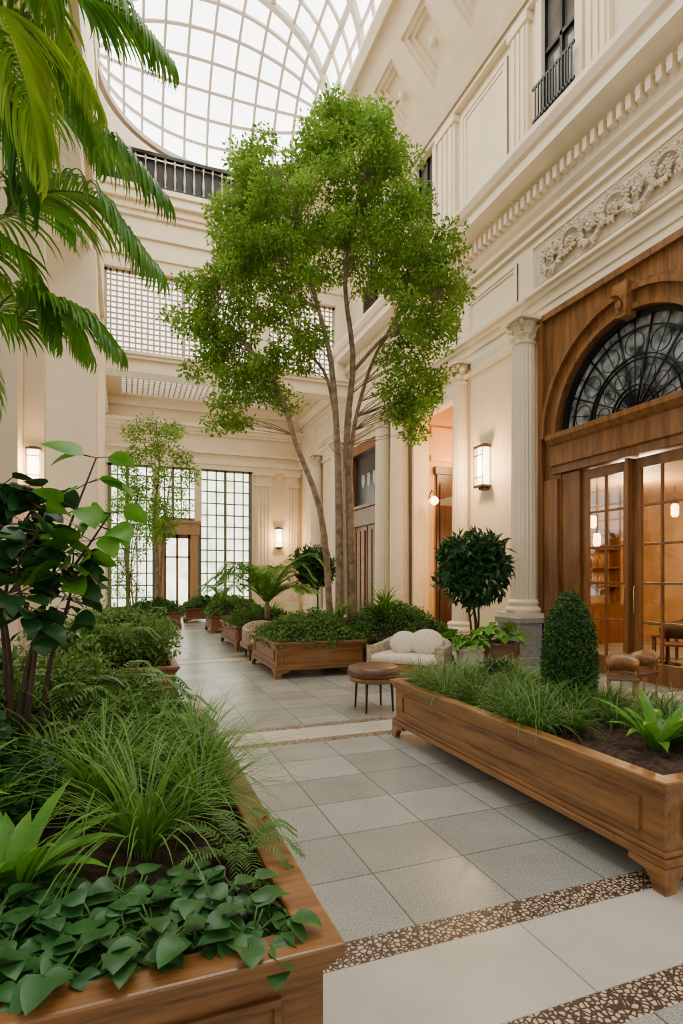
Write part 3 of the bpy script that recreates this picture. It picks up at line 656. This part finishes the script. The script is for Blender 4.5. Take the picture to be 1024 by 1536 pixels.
# ================================================================ PLANTERS
def planter(x0,x1,y0,y1,H,mat='woodR',lab='long walnut planter box with moulded rim and bracket feet',rw=.1,rim=None,feet=True):
    cx_,cy_=(x0+x1)/2,(y0+y1)/2; e=thing('planter',lab,'planter',(cx_,cy_,0)); a,b_=(x1-x0)/2,(y1-y0)/2
    z0=.13 if feet else .02; i=.05
    def ring(mb,o,wd,z_0,z_1):
        A,B=a+o,b_+o; vs=[]
        for zz in (z_0,z_1):
            vs+=[(-A,-B,zz),(A,-B,zz),(A,B,zz),(-A,B,zz),(-A+wd,-B+wd,zz),(A-wd,-B+wd,zz),(A-wd,B-wd,zz),(-A+wd,B-wd,zz)]
        fs=[]
        for q in range(4):
            r_=(q+1)%4
            fs+=[(q,r_,8+r_,8+q),(4+q,12+q,12+r_,4+r_),(8+q,8+r_,12+r_,12+q),(q,4+q,4+r_,r_)]
        mb.add(vs,fs)
    m_=MB(); ring(m_,-i,.03,z0+.001,H-.041); m_.box(-a+i+.031,a-i-.031,-b_+i+.031,b_-i-.031,z0,z0+.03)
    m_.obj('body',mat,e)
    m_=MB(); ring(m_,0,rw,H-.04,H); m_.obj('rim',rim or mat,e,.008)
    m_=MB(); ring(m_,-.02,rw-.03,H-.062,H-.042); ring(m_,-.035,.05,H-.085,H-.062); m_.obj('rim_moulding',mat,e,.005)
    m_=MB(); ring(m_,-.02,.06,z0,z0+.04); ring(m_,-.035,.05,z0+.041,z0+.07); m_.obj('base_moulding',mat,e,.006)
    m_=MB(); za,zb=z0+.12,H-.13; g_=.12
    if zb>za+.08:
        def fx(X0,X1,ya,yb):
            m_.box(X0,X1,ya,yb,za,za+.02); m_.box(X0,X1,ya,yb,zb-.02,zb); m_.box(X0,X1,ya,ya+.02,za+.02,zb-.02); m_.box(X0,X1,yb-.02,yb,za+.02,zb-.02)
        for s_ in (-1,1):
            ln=2*b_-.3; n=max(1,round(ln/3)); st=ln/n
            for k in range(n):
                ya=-b_+.15+k*st+.04; yb=ya+st-.08; xx=s_*(a-i); xo=xx+s_*.014; fx(min(xx,xo),max(xx,xo),ya,yb)
            xa,xb=-a+.17,a-.17; yy=s_*(b_-i); yo=yy+s_*.014; Y0,Y1=min(yy,yo),max(yy,yo)
            m_.box(xa,xb,Y0,Y1,za,za+.02); m_.box(xa,xb,Y0,Y1,zb-.02,zb); m_.box(xa,xa+.02,Y0,Y1,za+.02,zb-.02); m_.box(xb-.02,xb,Y0,Y1,za+.02,zb-.02)
        m_.obj('panel_moulding',mat,e)
    if feet:
        for sx in (-1,1):
            for sy in (-1,1):
                f_=MB(); X=sx*(a-.02); Y=sy*(b_-.02)
                p=[(.036,.129),(.036,0),(.07,0),(.085,.05),(.12,.085),(.22,.1),(.22,.129)]; th=.035
                q=[(Y-sy*(u_ if u_>.04 else 0),z) for u_,z in p]; f_.extx(q,min(X,X-sx*th),max(X,X-sx*th))
                q=[(X-sx*u_,z) for u_,z in p]; f_.exty(q,min(Y,Y-sy*th),max(Y,Y-sy*th))
                f_.obj('foot',mat,e)
    n1=max(6,int((x1-x0)/.05)); n2=max(6,int((y1-y0)/.05)); n1=min(n1,60); n2=min(n2,90)
    vs=[];fs=[]
    for q in range(n2+1):
        for p in range(n1+1):
            xx=-a+.085+(2*a-.17)*p/n1; yy=-b_+.085+(2*b_-.17)*q/n2
            vs.append((xx,yy,H-.1+R(0,.04)+.03*math.sin(xx*5+cx_)*math.sin(yy*4)))
    for q in range(n2):
        for p in range(n1): k=q*(n1+1)+p; fs.append((k,k+1,k+n1+2,k+n1+1))
    m_=MB(); m_.add(vs,fs,False); m_.obj('soil','soil',e)
    return e
planter(-2.2,.553,1.42,4.65,.57,'woodX',rw=.11,rim='woodX',lab='large walnut planter box with broad rim, filled with shade plants')
planter(2.43,3.95,2.0,5.08,.56,'woodR',lab='long walnut planter box with bracket feet holding grasses and a topiary')
planter(2.11,3.64,8.46,10.3,.56,'woodX',lab='brown wooden planter box at the foot of the tall tree')
planter(3.66,5.5,8.75,10.3,.56,'woodDk',lab='dark wooden planter box beside the tree planter')
planter(-.85,.62,7.3,11.6,.46,'woodRed',lab='low reddish wooden planter with dense shrubs')
planter(.05,1.6,18.0,19.2,.54,'woodRed',lab='reddish wooden planter holding a slender tree')
planter(2.15,3.7,12.0,14.2,.53,'woodRed',lab='reddish wooden planter with low greenery and a small palm')
planter(1.9,4.2,20.4,21.4,.5,'woodRed',lab='low wooden planter with greenery near the garden windows')
planter(2.2,3.8,16.2,17.6,.5,'woodRed',lab='low wooden planter with mixed greenery')

# ================================================================ PLANTS
def grass(n,L,W,mat='lf_grass',spr=.06,lab='clump of arching green grass blades',name='grass_clump'):
    m_=MB()
    for i in range(n):
        a=R(0,2*pi); r_=R(0,spr); el=R(.75,1.5)
        blade(m_,(r_*math.cos(a),r_*math.sin(a),0),a+R(-.4,.4),el,L*R(.6,1.1),W*R(.7,1.1),R(1.0,2.2),6,'grass',.2)
    return m_.obj(name,mat,label=lab,category='plant')
def leafyplant(n,Ls,Wl,stem,mat,name,lab,kind='ovate',el0=(.2,1.2),smat='lf_mid',crease=.22):
    e=thing(name,lab,'plant',(0,0,0)); m_=MB(); s_=MB()
    for i in range(n):
        a=2*pi*i*.618+R(-.3,.3); el=R(*el0); L=stem*R(.5,1.1)
        tip=Vector((math.cos(el)*math.cos(a),math.cos(el)*math.sin(a),math.sin(el)))*L
        s_.tube([(0,0,-.02),tip*.5+Vector((0,0,.02)),tip],[.004,.003,.0025],4)
        blade(m_,tip,a+R(-.4,.4),R(-.4,.4),Ls*R(.7,1.1),Wl*R(.8,1.1),R(.5,1.4),6,kind,crease,R(-.3,.3))
    m_.obj('leaves',mat,e); s_.obj('stems',smat,e); return e
h=leafyplant(16,.088,.066,.11,'lf_hosta','hosta_plant','low dark green broad-leaved groundcover plant')
pl=[]
for row,(yy,n) in enumerate([(1.57,14),(1.66,14),(1.76,12),(1.87,10),(1.97,6)]):
    for k in range(n):
        x=-.56+k*.08+R(-.02,.02)+row*.01
        if x>.43-.03*row: continue
        pl.append(((x,yy+R(-.025,.025),.51),R(0,6),R(.85,1.2)))
scatter(h,pl,'groundcover plants in the near planter')
def strap(n,L,W,mat='lf_grass',lab='broad strap-leaved plant',e0=.9):
    m_=MB()
    for i in range(n):
        a=2*pi*i*.618; blade(m_,(.03*math.cos(a),.03*math.sin(a),0),a,R(e0,1.45),L*R(.7,1.1),W,R(.9,1.7),8,'strap',.25)
    return m_.obj('strap_leaf_plant',mat,label=lab,category='plant')
s1=strap(18,.46,.07,'lf_big','glossy strap-leaved lily plant on the mulch')
scatter(s1,[((-.36,2.12,.48),.3,.95),((-.75,2.5,.5),1.3,1.1),((3.05,2.58,.48),.5,1.0),((3.6,2.3,.48),2.5,.9)],'strap-leaved plants')
g1=grass(150,.74,.012,'lf_grass',.07,'tall clump of arching green grass')
scatter(g1,[((.06,2.30,.5),0,.95),((.30,2.55,.5),1,.85),((-.1,2.75,.5),2,1.0),((.36,2.95,.5),3,.85),((.1,3.2,.5),4,.9),((-.3,3.1,.5),4,.9),((.36,3.35,.5),5,.8),((.0,3.7,.5),.6,.8),((.38,3.75,.5),.6,.65),((.3,4.15,.5),.6,.6)],'tall grass clumps')
def fernp(n,L,lab):
    m_=MB()
    for i in range(n):
        a=2*pi*i/n+R(-.2,.2); l=L*R(.8,1.1); h_=R(.5,.8)
        P=[(0,0,0),(l*.35*math.cos(a),l*.35*math.sin(a),l*h_*.7),(l*.75*math.cos(a),l*.75*math.sin(a),l*h_*.85),(l*1.05*math.cos(a),l*1.05*math.sin(a),l*h_*.5)]
        frond(m_,P,22,L*.2,L*.045,.5,.12,.004,.4,.05,3)
    return m_.obj('fern',"lf_fern",label=lab,category='plant')
f1=fernp(13,.5,'green fern with arching feathery fronds')
pl=[((.38,2.08,.48),0,.5)]
for i in range(18):
    pl.append(((R(-1.5,.2),R(3.2,4.4),.5),R(0,6),R(.6,1.0)))
for i in range(8):
    pl.append(((R(-1.0,-.05),R(3.9,4.5),.62),R(0,6),R(.9,1.15)))
scatter(f1,pl,'ferns in the planter beds')
def shrub(r,n,L,W,mat,lab,nc=9):
    e=thing('shrub',lab,'plant',(0,0,0)); m_=MB(); cl=[(R(-.6,.6)*r,R(-.6,.6)*r,R(.3,1.0)*r,r*.5) for _ in range(nc)]
    cloud(m_,cl,n//nc,L,W,.8,.2); m_.obj('leaves',mat,e); s_=MB()
    for c in cl: s_.tube([(0,0,-.05),(c[0]*.5,c[1]*.5,c[2]*.5),c[:3]],[.012,.008,.003],5)
    s_.obj('stems','barkdk',e); return e
sh=shrub(.36,1300,.055,.026,'lf_mid','dense low leafy green shrub')
pl=[]
for i in range(12): pl.append(((R(-1.8,.15),R(3.6,4.4),.48),R(0,6),R(.6,.9)))
for x,y_,s_ in [(-.15,4.4,1.1),(-.45,4.35,1.25),(-.75,4.4,1.3),(-1.05,4.3,1.4),(-.3,4.0,1.0),(-.6,3.9,1.2),(-.02,4.45,.9),(-1.4,4.3,1.5)]: pl.append(((x,y_,.48),R(0,6),s_))
for i in range(36): pl.append(((R(-.6,.38),7.6+i*.105,.42),R(0,6),R(.9,1.4)))
scatter(sh,pl,'low shrubs along the walk')
for i in range(10): dup(f1,(R(-.55,.4),7.6+i*.3,.45+R(0,.2)),R(0,6),R(.7,1.1))
sh2=shrub(.3,900,.06,.045,'lf_dark','low shrub with dark glossy leaves')
scatter(sh2,[((-.5,2.9,.5),1,1.1),((-.9,3.6,.5),1,1.3),((-.75,3.2,.5),1,1.3),((3.4,4.7,.48),2,.7),((-.2,9.0,.4),3,1.5),((.2,10.6,.4),4,1.5),((-1.2,4.0,.5),4,1.5)],'dark low shrubs')
g2=grass(120,.46,.012,'lf_fern',.08,'mound of fine green mondo grass')
pl=[]
for k in range(14):
    for j in range(4):
        x=2.64+j*.34+R(-.08,.08); y=2.6+k*.172+R(-.06,.06)
        if (x-3.5)**2+(y-3.8)**2<.05 or (y<3.0 and x<3.3): continue
        pl.append(((x,y,.48),R(0,6),R(.7,1.1)))
scatter(g2,pl,'mondo grass mounds in the long planter')
def mound(name,x0,x1,y0,y1,zb,h_,n,L,W,mat,lab):
    e=thing(name,lab,'plant',((x0+x1)/2,(y0+y1)/2,zb)); e['kind']='stuff'
    a,b_=(x1-x0)/2,(y1-y0)/2
    def hh(u,v): return h_*max(0,(1-u**4))*max(0,(1-v**4))*(.72+.28*math.sin(u*5+1)*math.cos(v*4+u*3))
    m_=MB(); N=18; vs=[];fs=[]
    for i in range(N+1):
        for j in range(N+1):
            u,v=-1+2*i/N,-1+2*j/N; vs.append((u*a,v*b_,hh(u,v)*.8-.02))
    for i in range(N):
        for j in range(N): k=i*(N+1)+j; fs.append((k,k+N+1,k+N+2,k+1))
    m_.add(vs,fs,True); m_.obj('dark_filler','under',e)  # dark filler under the leaves, shade painted in its colour
    cl=[]
    for _ in range(n//18):
        u,v=R(-1,1),R(-1,1); cl.append((u*a*1.03,v*b_*1.03,hh(u,v)*.92+.02,.085))
    m_=MB(); cloud(m_,cl,18,L,W,1.0,.1); m_.obj('leaves',mat,e); return e
mound('ivy_groundcover',2.15,3.65,8.5,10.2,.5,.5,9000,.05,.035,'lf_mid','trailing ivy and small-leaved groundcover under the tree')
mound('ivy_groundcover',3.6,5.55,8.75,10.3,.5,.6,10000,.05,.035,'lf_mid','thick mound of trailing groundcover in the dark planter')
mound('low_greenery',2.2,3.7,12.05,14.1,.48,.35,5000,.06,.04,'lf_mid','low mixed greenery in a planter')
mound('low_greenery',.1,1.6,18.02,19.1,.5,.4,4000,.07,.05,'lf_box','rounded dark greenery at the foot of a slender tree')
mound('low_greenery',1.9,4.2,20.4,21.4,.48,.5,4500,.08,.05,'lf_mid','low mixed greenery in a planter')
mound('low_greenery',2.2,3.8,16.2,17.6,.48,.5,4000,.07,.05,'lf_mid','low mixed greenery in a planter')
sp=grass(80,.85,.04,'lf_grass',.06,'spiky clump of long green leaves','spiky_plant')
scatter(sp,[((4.2,8.95,.95),0,.9),((3.4,9.0,.9),1,.55),((1.3,20.6,.0),1,1.3),((-.3,22.4,.0),1,1.2),((5.3,21.8,.0),2,1.4),((2.6,16.7,.7),1,.9)],'spiky leaf clumps')

# cone topiary
e=thing('topiary','clipped egg-shaped boxwood topiary','plant',(3.5,3.8,.5)); m_=MB(); core=MB()
prof=[(.12,.02),(.19,.12),(.21,.3),(.2,.5),(.17,.68),(.1,.85),(.03,.92)]
core.lathe([(r_*.93,z) for r_,z in prof],20); core.obj('dark_core','under',e)  # dark solid core, shade between leaves painted in its colour
cl=[]
for k in range(900):
    z=R(.02,.92); 
    for i in range(len(prof)-1):
        if prof[i][1]<=z<=prof[i+1][1]:
            t_=(z-prof[i][1])/(prof[i+1][1]-prof[i][1]); r_=prof[i][0]*(1-t_)+prof[i+1][0]*t_
    a=R(0,2*pi); cl.append((r_*math.cos(a),r_*math.sin(a),z,.022))
cloud(m_,cl,14,.024,.014,.5,.1); m_.obj('leaves','lf_box',e)

# trees
def tree(name,lab,loc,rot,trunks,rads,cl,per,L,W,lm,bm='bark',br=.012,upb=.6):
    e=thing(name,lab,'tree',loc,rot)
    for t_,r_ in zip(trunks,rads):
        m_=MB(); C=cat(t_,18); m_.tube(C,[r_[0]+(r_[1]-r_[0])*k/18 for k in range(19)],10); m_.obj('trunk',bm,e)
    m_=MB(); branches(m_,trunks,cl,br); m_.obj('branches',bm,e)
    m_=MB(); cloud(m_,cl,per,L,W,upb,.1); m_.obj('leaves',lm,e); return e
k=.01224
def tp(px,py,dy=0): return ((px-515)*k,dy,(868-py)*k+1.05)
T=[[tp(531,965,0),tp(527,760,.0),tp(523,650,.05),tp(532,540,.1),tp(520,420,.0),tp(545,290,0)],
   [tp(512,965,-.05),tp(511,760,-.1),tp(507,640,-.15),tp(497,540,-.2),tp(470,440,-.3),tp(440,320,-.3)],
   [tp(500,965,.1),tp(486,780,.1),tp(448,670,.0),tp(423,590,-.1),tp(385,540,-.2),tp(330,490,-.2)],
   [tp(526,720,.02),tp(530,670,.1),tp(540,610,.3),tp(565,530,.4),tp(610,450,.4),tp(640,390,.3)],
   [tp(507,640,-.15),tp(490,560,.2),tp(450,500,.5),tp(420,400,.7)],
   [tp(532,560,.1),tp(580,520,-.3),tp(630,510,-.5),tp(650,480,-.6)]]
RD=[(.085,.025),(.078,.022),(.065,.018),(.05,.02),(.035,.015),(.035,.012)]
cp=[(500,190),(530,178),(570,200),(550,230),(480,220),(450,240),(600,235),(520,225),(375,245),(395,265),(365,290),(430,270),(470,275),(510,280),(560,275),(600,275),(628,300),(360,340),(395,330),(440,320),(480,325),(530,320),(580,320),(622,335),(642,365),(355,380),(390,385),(430,375),(470,375),(510,365),(560,370),(610,385),(648,400),(668,420),(375,425),(415,430),(450,425),(600,430),(640,440),(670,450),(560,420),(490,415),(650,495),(632,475),(430,470),(400,480),
    (520,200),(550,190),(500,245),(580,245),(540,350),(500,340),(590,360),(410,350),(455,350),(370,365),(625,420),(585,400),(525,395),(440,400),(380,310),(420,300),(350,310),(370,400),(400,400),(345,345),(360,265),(640,325),(655,385),(350,410),
    (620,500),(648,550),(635,590),(610,615),(618,635),(600,580),(585,550),(648,525),
    (300,430),(280,450),(272,490),(288,520),(320,470),(335,510),(355,480),(305,540),(330,560),(345,600),(340,620),(370,570),(395,550),(420,560),(350,440),(440,540),(455,510),(410,600)]
cl=[]
for px,py in cp:
    for q in range(4):
        X=(px-512+R(-26,26))*k*.95; Z_=(868-py+R(-22,22))*k+1.05
        dd=1.3*math.sqrt(max(.05,1-(X/2.4)**2))
        if py>500: dd*=.5
        if py<300: dd*=.35+.65*max(0,(py-180)/120)
        Y=R(-dd,dd)
        X*=(1+Y*.07)
        Z_=1.05+(Z_-1.05)*(1+Y*.07)
        cl.append((X,Y,Z_,(R(.22,.34),R(.22,.34),R(.14,.23))))
tree('ficus_tree','tall multi-stemmed tree with a broad light green canopy',(3.62,9.55,.5),-.362,T,RD,cl,155,.085,.05,'lf_tree')
cl=[(R(-1.1,1.1)*(1-abs(z-4.3)/4),R(-.7,.7),z,(.38,.33,.28)) for z in [2.3+3.6*i/55 for i in range(56)]]
tree('slender_tree','slender airy tree with small leaves',(.85,18.6,.5),0,[[(0,0,0),(.05,0,1.5),(-.05,.05,3),(.1,0,4.5),(0,0,5.9)],[(.1,.1,0),(.2,.1,2),(.35,.1,3.5),(.5,0,4.6)]],[(.06,.015),(.045,.012)],cl,120,.11,.05,'lf_tree')
cl=[(R(-.5,.5),R(-.5,.5),z,(.28,.28,.3)) for z in [1.0+3.6*i/40 for i in range(41)]]
tree('bamboo_cluster','thin cluster of bamboo stems with narrow leaves',(.1,21.2,0),0,[[(R(-.3,.3),R(-.3,.3),0),(R(-.4,.4),R(-.4,.4),2.5),(R(-.6,.6),R(-.6,.6),4.6)] for _ in range(7)],[(.025,.01)]*7,cl,80,.16,.03,'lf_tree')
def ball(r,c,n): 
    out=[]
    for _ in range(n):
        d=Vector((random.gauss(0,1),random.gauss(0,1),random.gauss(0,1))).normalized()*r*R(.4,1.05); out.append((c[0]+d.x,c[1]+d.y,c[2]+d.z*1.0,.16))
    return out
tree('round_headed_tree','potted tree with a dense round dark green crown',(5.45,8.1,.3),0,[[(0,0,0),(.03,0,.5),(-.03,.03,1.0),(.02,0,1.6)],[(.05,.05,0),(.12,.05,.6),(.1,.1,1.3)],[(-.05,-.05,0),(-.12,-.05,.6),(-.2,0,1.2)]],[(.03,.015),(.022,.012),(.022,.012)],ball(.56,(0,0,1.45),100),40,.18,.08,'lf_dark','barkdk')
tree('round_headed_tree','small tree with a dark leafy crown behind the planter',(4.15,12.6,.3),0,[[(0,0,0),(.03,0,.7),(0,0,1.4)]],[(.03,.015)],ball(.46,(0,0,1.55),60),40,.16,.07,'lf_dark','barkdk')
def pot(x,y,r,h_,mat,lab):
    m_=MB(); m_.lathe([(r*.7,0),(r*.95,h_*.4),(r,h_*.8),(r*.95,h_*.93),(r*1.02,h_*.95),(r*1.02,h_),(r*.85,h_),(r*.82,h_*.9)],28)
    o=m_.obj('plant_pot',mat,label=lab,category='pot'); o.location=(x,y,0)
    s_=MB(); s_.lathe([(r*.85,h_*.86),(r*.8,h_*.9),(.01,h_*.91)],20); s_.obj('soil','soil',o); return o
pot(5.45,8.1,.3,.42,'terra','brown ceramic pot holding the round-headed tree')
pot(4.75,7.15,.2,.52,'white','pale textured ceramic pot with a leafy plant')
pot(5.35,7.3,.32,.58,'terra','wide brown ceramic pot with broad-leaved plants')
b1=leafyplant(28,.3,.17,.36,'lf_big','broad_leaf_plant','potted plant with broad bright green leaves')
scatter(b1,[((5.35,7.3,.56),0,1.0),((5.0,7.8,.42),1.5,.9),((4.75,7.15,.52),2.1,.6)],'broad-leaved potted plants')
def palm(loc,L,n,mat,lab,tr=.0,name='small_palm'):
    e=thing(name,lab,'plant',loc); m_=MB()
    for i in range(n):
        a=2*pi*i*.618; l=L*R(.8,1.1); h_=R(.35,.95)
        P=[(0,0,tr),(l*.3*math.cos(a),l*.3*math.sin(a),tr+l*h_*.6),(l*.7*math.cos(a),l*.7*math.sin(a),tr+l*h_*.85),(l*math.cos(a),l*math.sin(a),tr+l*h_*.55)]
        frond(m_,P,42,L*.27,L*.028,.5,.12,.01,.7,.2,3)
    m_.obj('fronds',mat,e); t_=MB(); t_.tube([(0,0,0),(0,0,tr+.05)],[.07,.05],10); t_.obj('trunk','bark',e); return e
palm((2.9,12.3,.5),1.25,30,'lf_grass','small feathery palm in a planter',.5)
palm((.2,11.0,.3),.7,12,'lf_grass','low feathery palm among shrubs',.2)
palm((3.2,20.7,.5),.9,14,'lf_grass','low feathery palm near the windows',.2)

# large near palm
e=thing('palm_tree','large palm with long drooping feathery fronds','tree',(-1.5,4.35,.5))
cr=Vector((-1.5,4.6,4.25)); org=Vector((-1.5,4.35,.5))
t_=MB(); t_.tube([(0,0,0),(.03,0.05,1.3),(-.02,.15,2.6),(0,.25,3.75)],[.13,.1,.09,.1],14); t_.obj('trunk','bark',e)
FR=[([(-.99,5.19,4.40),(-.65,5.06,4.61),(-.2,4.89,4.56),(.22,4.73,4.03)],.72,'lf_palm',1.6),
    ([(-.836,4.59,3.42),(-.574,4.49,3.51),(-.263,4.38,3.42),(-.065,4.30,3.19)],.45,'lf_palm',1.3),
    ([(-.65,5.06,6.36),(-.347,4.94,6.2),(0,4.81,6.04),(.32,4.69,5.67)],.55,'lf_palm',1.5),
    ([(-1.0,5.51,5.61),(-.58,5.35,5.61),(-.105,5.17,5.27),(.29,5.02,4.81)],.66,'lf_palm',1.5),
    ([(-.95,4.2,4.9),(-.72,3.75,4.85),(-.55,3.62,4.4),(-.47,3.59,3.95)],.66,'lf_palmy',1.4),
    ([(-.95,4.6,5.6),(-.62,4.3,5.6),(-.38,4.2,5.2),(-.2,4.1,4.75)],.6,'lf_palmy',1.5),
    ([(-1.1,4.6,5.0),(-.66,4.5,5.35),(-.35,4.4,5.02),(-.18,4.34,4.55)],.6,'lf_palm',1.6),
    ([(-1.2,4.6,4.7),(-.9,4.45,4.9),(-.7,4.4,4.6),(-.62,4.35,4.1)],.6,'lf_palm',1.6),
    ([(-1.1,4.7,3.9),(-.85,4.6,3.95),(-.6,4.55,3.7),(-.48,4.5,3.3)],.5,'lf_palm',1.4),
    ([(-1.1,5.3,3.7),(-.85,5.2,3.85),(-.5,5.1,3.75),(-.3,5.0,3.4)],.55,'lf_palm',1.4),
    ([(-1.0,4.4,5.9),(-.75,4.1,5.9),(-.55,3.9,5.5),(-.45,3.8,5.0)],.6,'lf_palm',1.4),
    ([(-1.2,4.6,3.2),(-1.0,4.3,3.1),(-.85,4.1,2.85),(-.78,4.0,2.6)],.3,'lf_palmy',1.2),
    ([(-1.3,5.4,5.3),(-1.1,5.8,5.7),(-.8,6.1,5.6),(-.5,6.3,5.1)],.7,'lf_palm',1.4),
    ([(-1.9,4.5,4.9),(-2.2,4.0,5.0),(-2.5,3.6,4.6),(-2.7,3.3,4.0)],.6,'lf_palm',1.3),
    ([(-1.8,5.2,4.9),(-2.1,5.6,5.1),(-2.5,6.0,4.8),(-2.7,6.2,4.2)],.6,'lf_palm',1.3)]
for P,L,mt,dr in FR:
    m_=MB(); frond(m_,[cr-org]+[Vector(p)-org for p in P],72,L,.038,dr,.2,.016,.6,.05,5); m_.obj('frond',mt,e)

# foreground shrub with broad rounded leaves
q=.00353
e=thing('broad_leaf_shrub','woody shrub with big rounded green leaves','plant',(-.56,3.42,.5),-.362)
def sp_(px,py,dy=0): return Vector(((px-20)*q,dy,(868-py)*q+1.05))
st=MB(); lv=MB(); dk=MB()
stems=[[sp_(20,1180),sp_(30,1050),sp_(60,900,.05),sp_(100,800,0),sp_(150,690,-.05)],[sp_(10,1180),sp_(0,1020,.1),sp_(-10,900,.1),sp_(20,780,.1),sp_(60,740,.1)],[sp_(30,1170),sp_(60,1040,-.1),sp_(70,950,-.12),sp_(40,860,-.1),sp_(80,800,-.15)],[sp_(20,1180),sp_(60,900,.05),sp_(110,850,0),sp_(165,770,0)],[sp_(0,1150,.1),sp_(-30,950,.2),sp_(-40,800,.1),sp_(0,730,0)],[sp_(40,1150,.1),sp_(60,1000,.1),sp_(90,900,.1),sp_(110,830,0)]]
for s_ in stems: st.tube(cat(s_,12),[.016-.001*i for i in range(13)],7)
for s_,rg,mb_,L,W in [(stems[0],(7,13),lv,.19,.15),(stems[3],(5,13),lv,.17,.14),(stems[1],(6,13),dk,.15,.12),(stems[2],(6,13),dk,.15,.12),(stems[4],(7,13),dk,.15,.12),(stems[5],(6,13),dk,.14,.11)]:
    C=cat(s_,12)
    for i in range(*rg):
        for k_ in range(3 if mb_ is lv else 8):
            a=R(0,2*pi) if mb_ is dk else (0 if (i+k_)%2 else pi)+R(-.8,.8); el=R(-.5,.5)
            p=C[i]+Vector((math.cos(a)*.06,math.sin(a)*.06,R(-.03,.05))); st.tube([C[i],p],.003,4)
            blade(mb_,p,a,el,L*R(.7,1.1),W*R(.8,1.1),R(.3,1.2),7,'ovate',.15,R(-.9,.9))
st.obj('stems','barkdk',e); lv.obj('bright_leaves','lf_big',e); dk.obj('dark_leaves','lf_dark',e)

# ================================================================ FURNITURE
e=thing('side_table','round dark leather-topped stool on slim metal legs','stool',(2.74,6.15,0))
a=MB(); a.lathe([(.28,.40),(.31,.42),(.315,.47),(.30,.51),(.26,.525),(.01,.53)],36); a.obj('seat','leather',e)
a=MB(); a.lathe([(.26,.34),(.29,.35),(.29,.399),(.26,.399)],32); a.obj('apron','woodX',e)
lg=MB(); lg.tube([(0,0,.38),(.02,0,0)],[.018,.011],8); l0=lg.obj('leg','bronze',e)
for i in range(4):
    a_=pi/4+i*pi/2; c=l0 if i==0 else l0.copy()
    if i: COL.objects.link(c); c.parent=e
    c.location=(.22*math.cos(a_),.22*math.sin(a_),0); c.rotation_euler=(0,0,a_)
def armchair(loc,rot,lab,sc=1,wd=.45):
    e=thing('armchair',lab,'chair',loc,rot,sc)
    a=MB(); a.box(-wd,wd,-.38,.4,.2,.3); a.obj('seat_frame','woodR',e,.01)
    a=MB(); a.box(-wd+.07,wd-.07,-.32,.38,.3,.43); a.obj('seat_cushion','cushion',e,.05)
    a=MB(); n=14; vs=[];fs=[]
    for i in range(n+1):
        t_=i/n; an=pi*t_; x=-wd*math.cos(an)*1.0; y=.38*0-.12-.33*math.sin(an)**.8; 
        if i in (0,n): y=.3
        hh=.54+.16*math.sin(an)
        for o_,z in ((0,.25),(0,hh),(.1,hh),(.1,.25)): vs.append((x*(1-o_/wd),y+o_*math.sin(an),z))
    for i in range(n):
        for j in range(4): fs.append((i*4+j,i*4+(j+1)%4,i*4+4+(j+1)%4,i*4+4+j))
    fs+=[(0,1,2,3),(n*4+3,n*4+2,n*4+1,n*4)]
    a.add(vs,fs,True); a.obj('backrest','fabric',e,.02)
    lg=MB(); lg.tube([(0,0,.22),(0,0,0)],[.025,.016],8); l0=lg.obj('leg','woodDk',e)
    for i,qd in enumerate([(-wd+.06,.33),(wd-.06,.33),(-wd+.1,-.3),(wd-.1,-.3)]):
        c=l0 if i==0 else l0.copy()
        if i: COL.objects.link(c); c.parent=e
        c.location=(*qd,0)
    return e
armchair((4.0,7.6,0),2.3,'low cream upholstered armchair beside the dark planter',1.0,.58)
c=MB(); c.blob((0,0,0),(.27,.09,.2),14,10); pil=c.obj('throw_pillow','cushion',label='pale throw pillow propped on the armchair',category='pillow',group='pale pillows on the armchair'); pil.location=(4.2,7.5,.6); pil.rotation_euler=(.3,0,2.3)
c=pil.copy(); COL.objects.link(c); c.location=(3.95,7.75,.58); c.rotation_euler=(.4,.2,2.7); c.scale=(.8,.8,.9)
armchair((2.55,11.0,0),pi,'cream low lounge chair between the planters',1.0,.42)
armchair((5.9,16.9,0),1.7,'cream lounge chair near the shop doors',.9)
dinchair(5.6,5.2,2.4,'woodR','light wooden cafe chair outside the glazed doors',.78); dinchair(6.15,5.45,1.8,'woodR','light wooden cafe chair outside the glazed doors',.78)
armchair((-.4,20.0,0),-.8,'cream lounge chair near the garden window',.9)

# ================================================================ LIGHT + CAMERA
W=bpy.data.worlds.new('world'); S.world=W; W.use_nodes=True
bg=W.node_tree.nodes['Background']; bg.inputs[0].default_value=(1,.945,.865,1); bg.inputs[1].default_value=.9
cd=bpy.data.cameras.new('camera'); cam=bpy.data.objects.new('camera',cd); COL.objects.link(cam)
cam.location=(0,0,1.55); cam.rotation_euler=(pi/2,0,-math.atan(322/850))
cd.sensor_width=36; cd.sensor_fit='AUTO'; cd.lens=850/1536*36; cd.shift_y=100/1536; cd.clip_start=.02; cd.clip_end=200
S.camera=cam
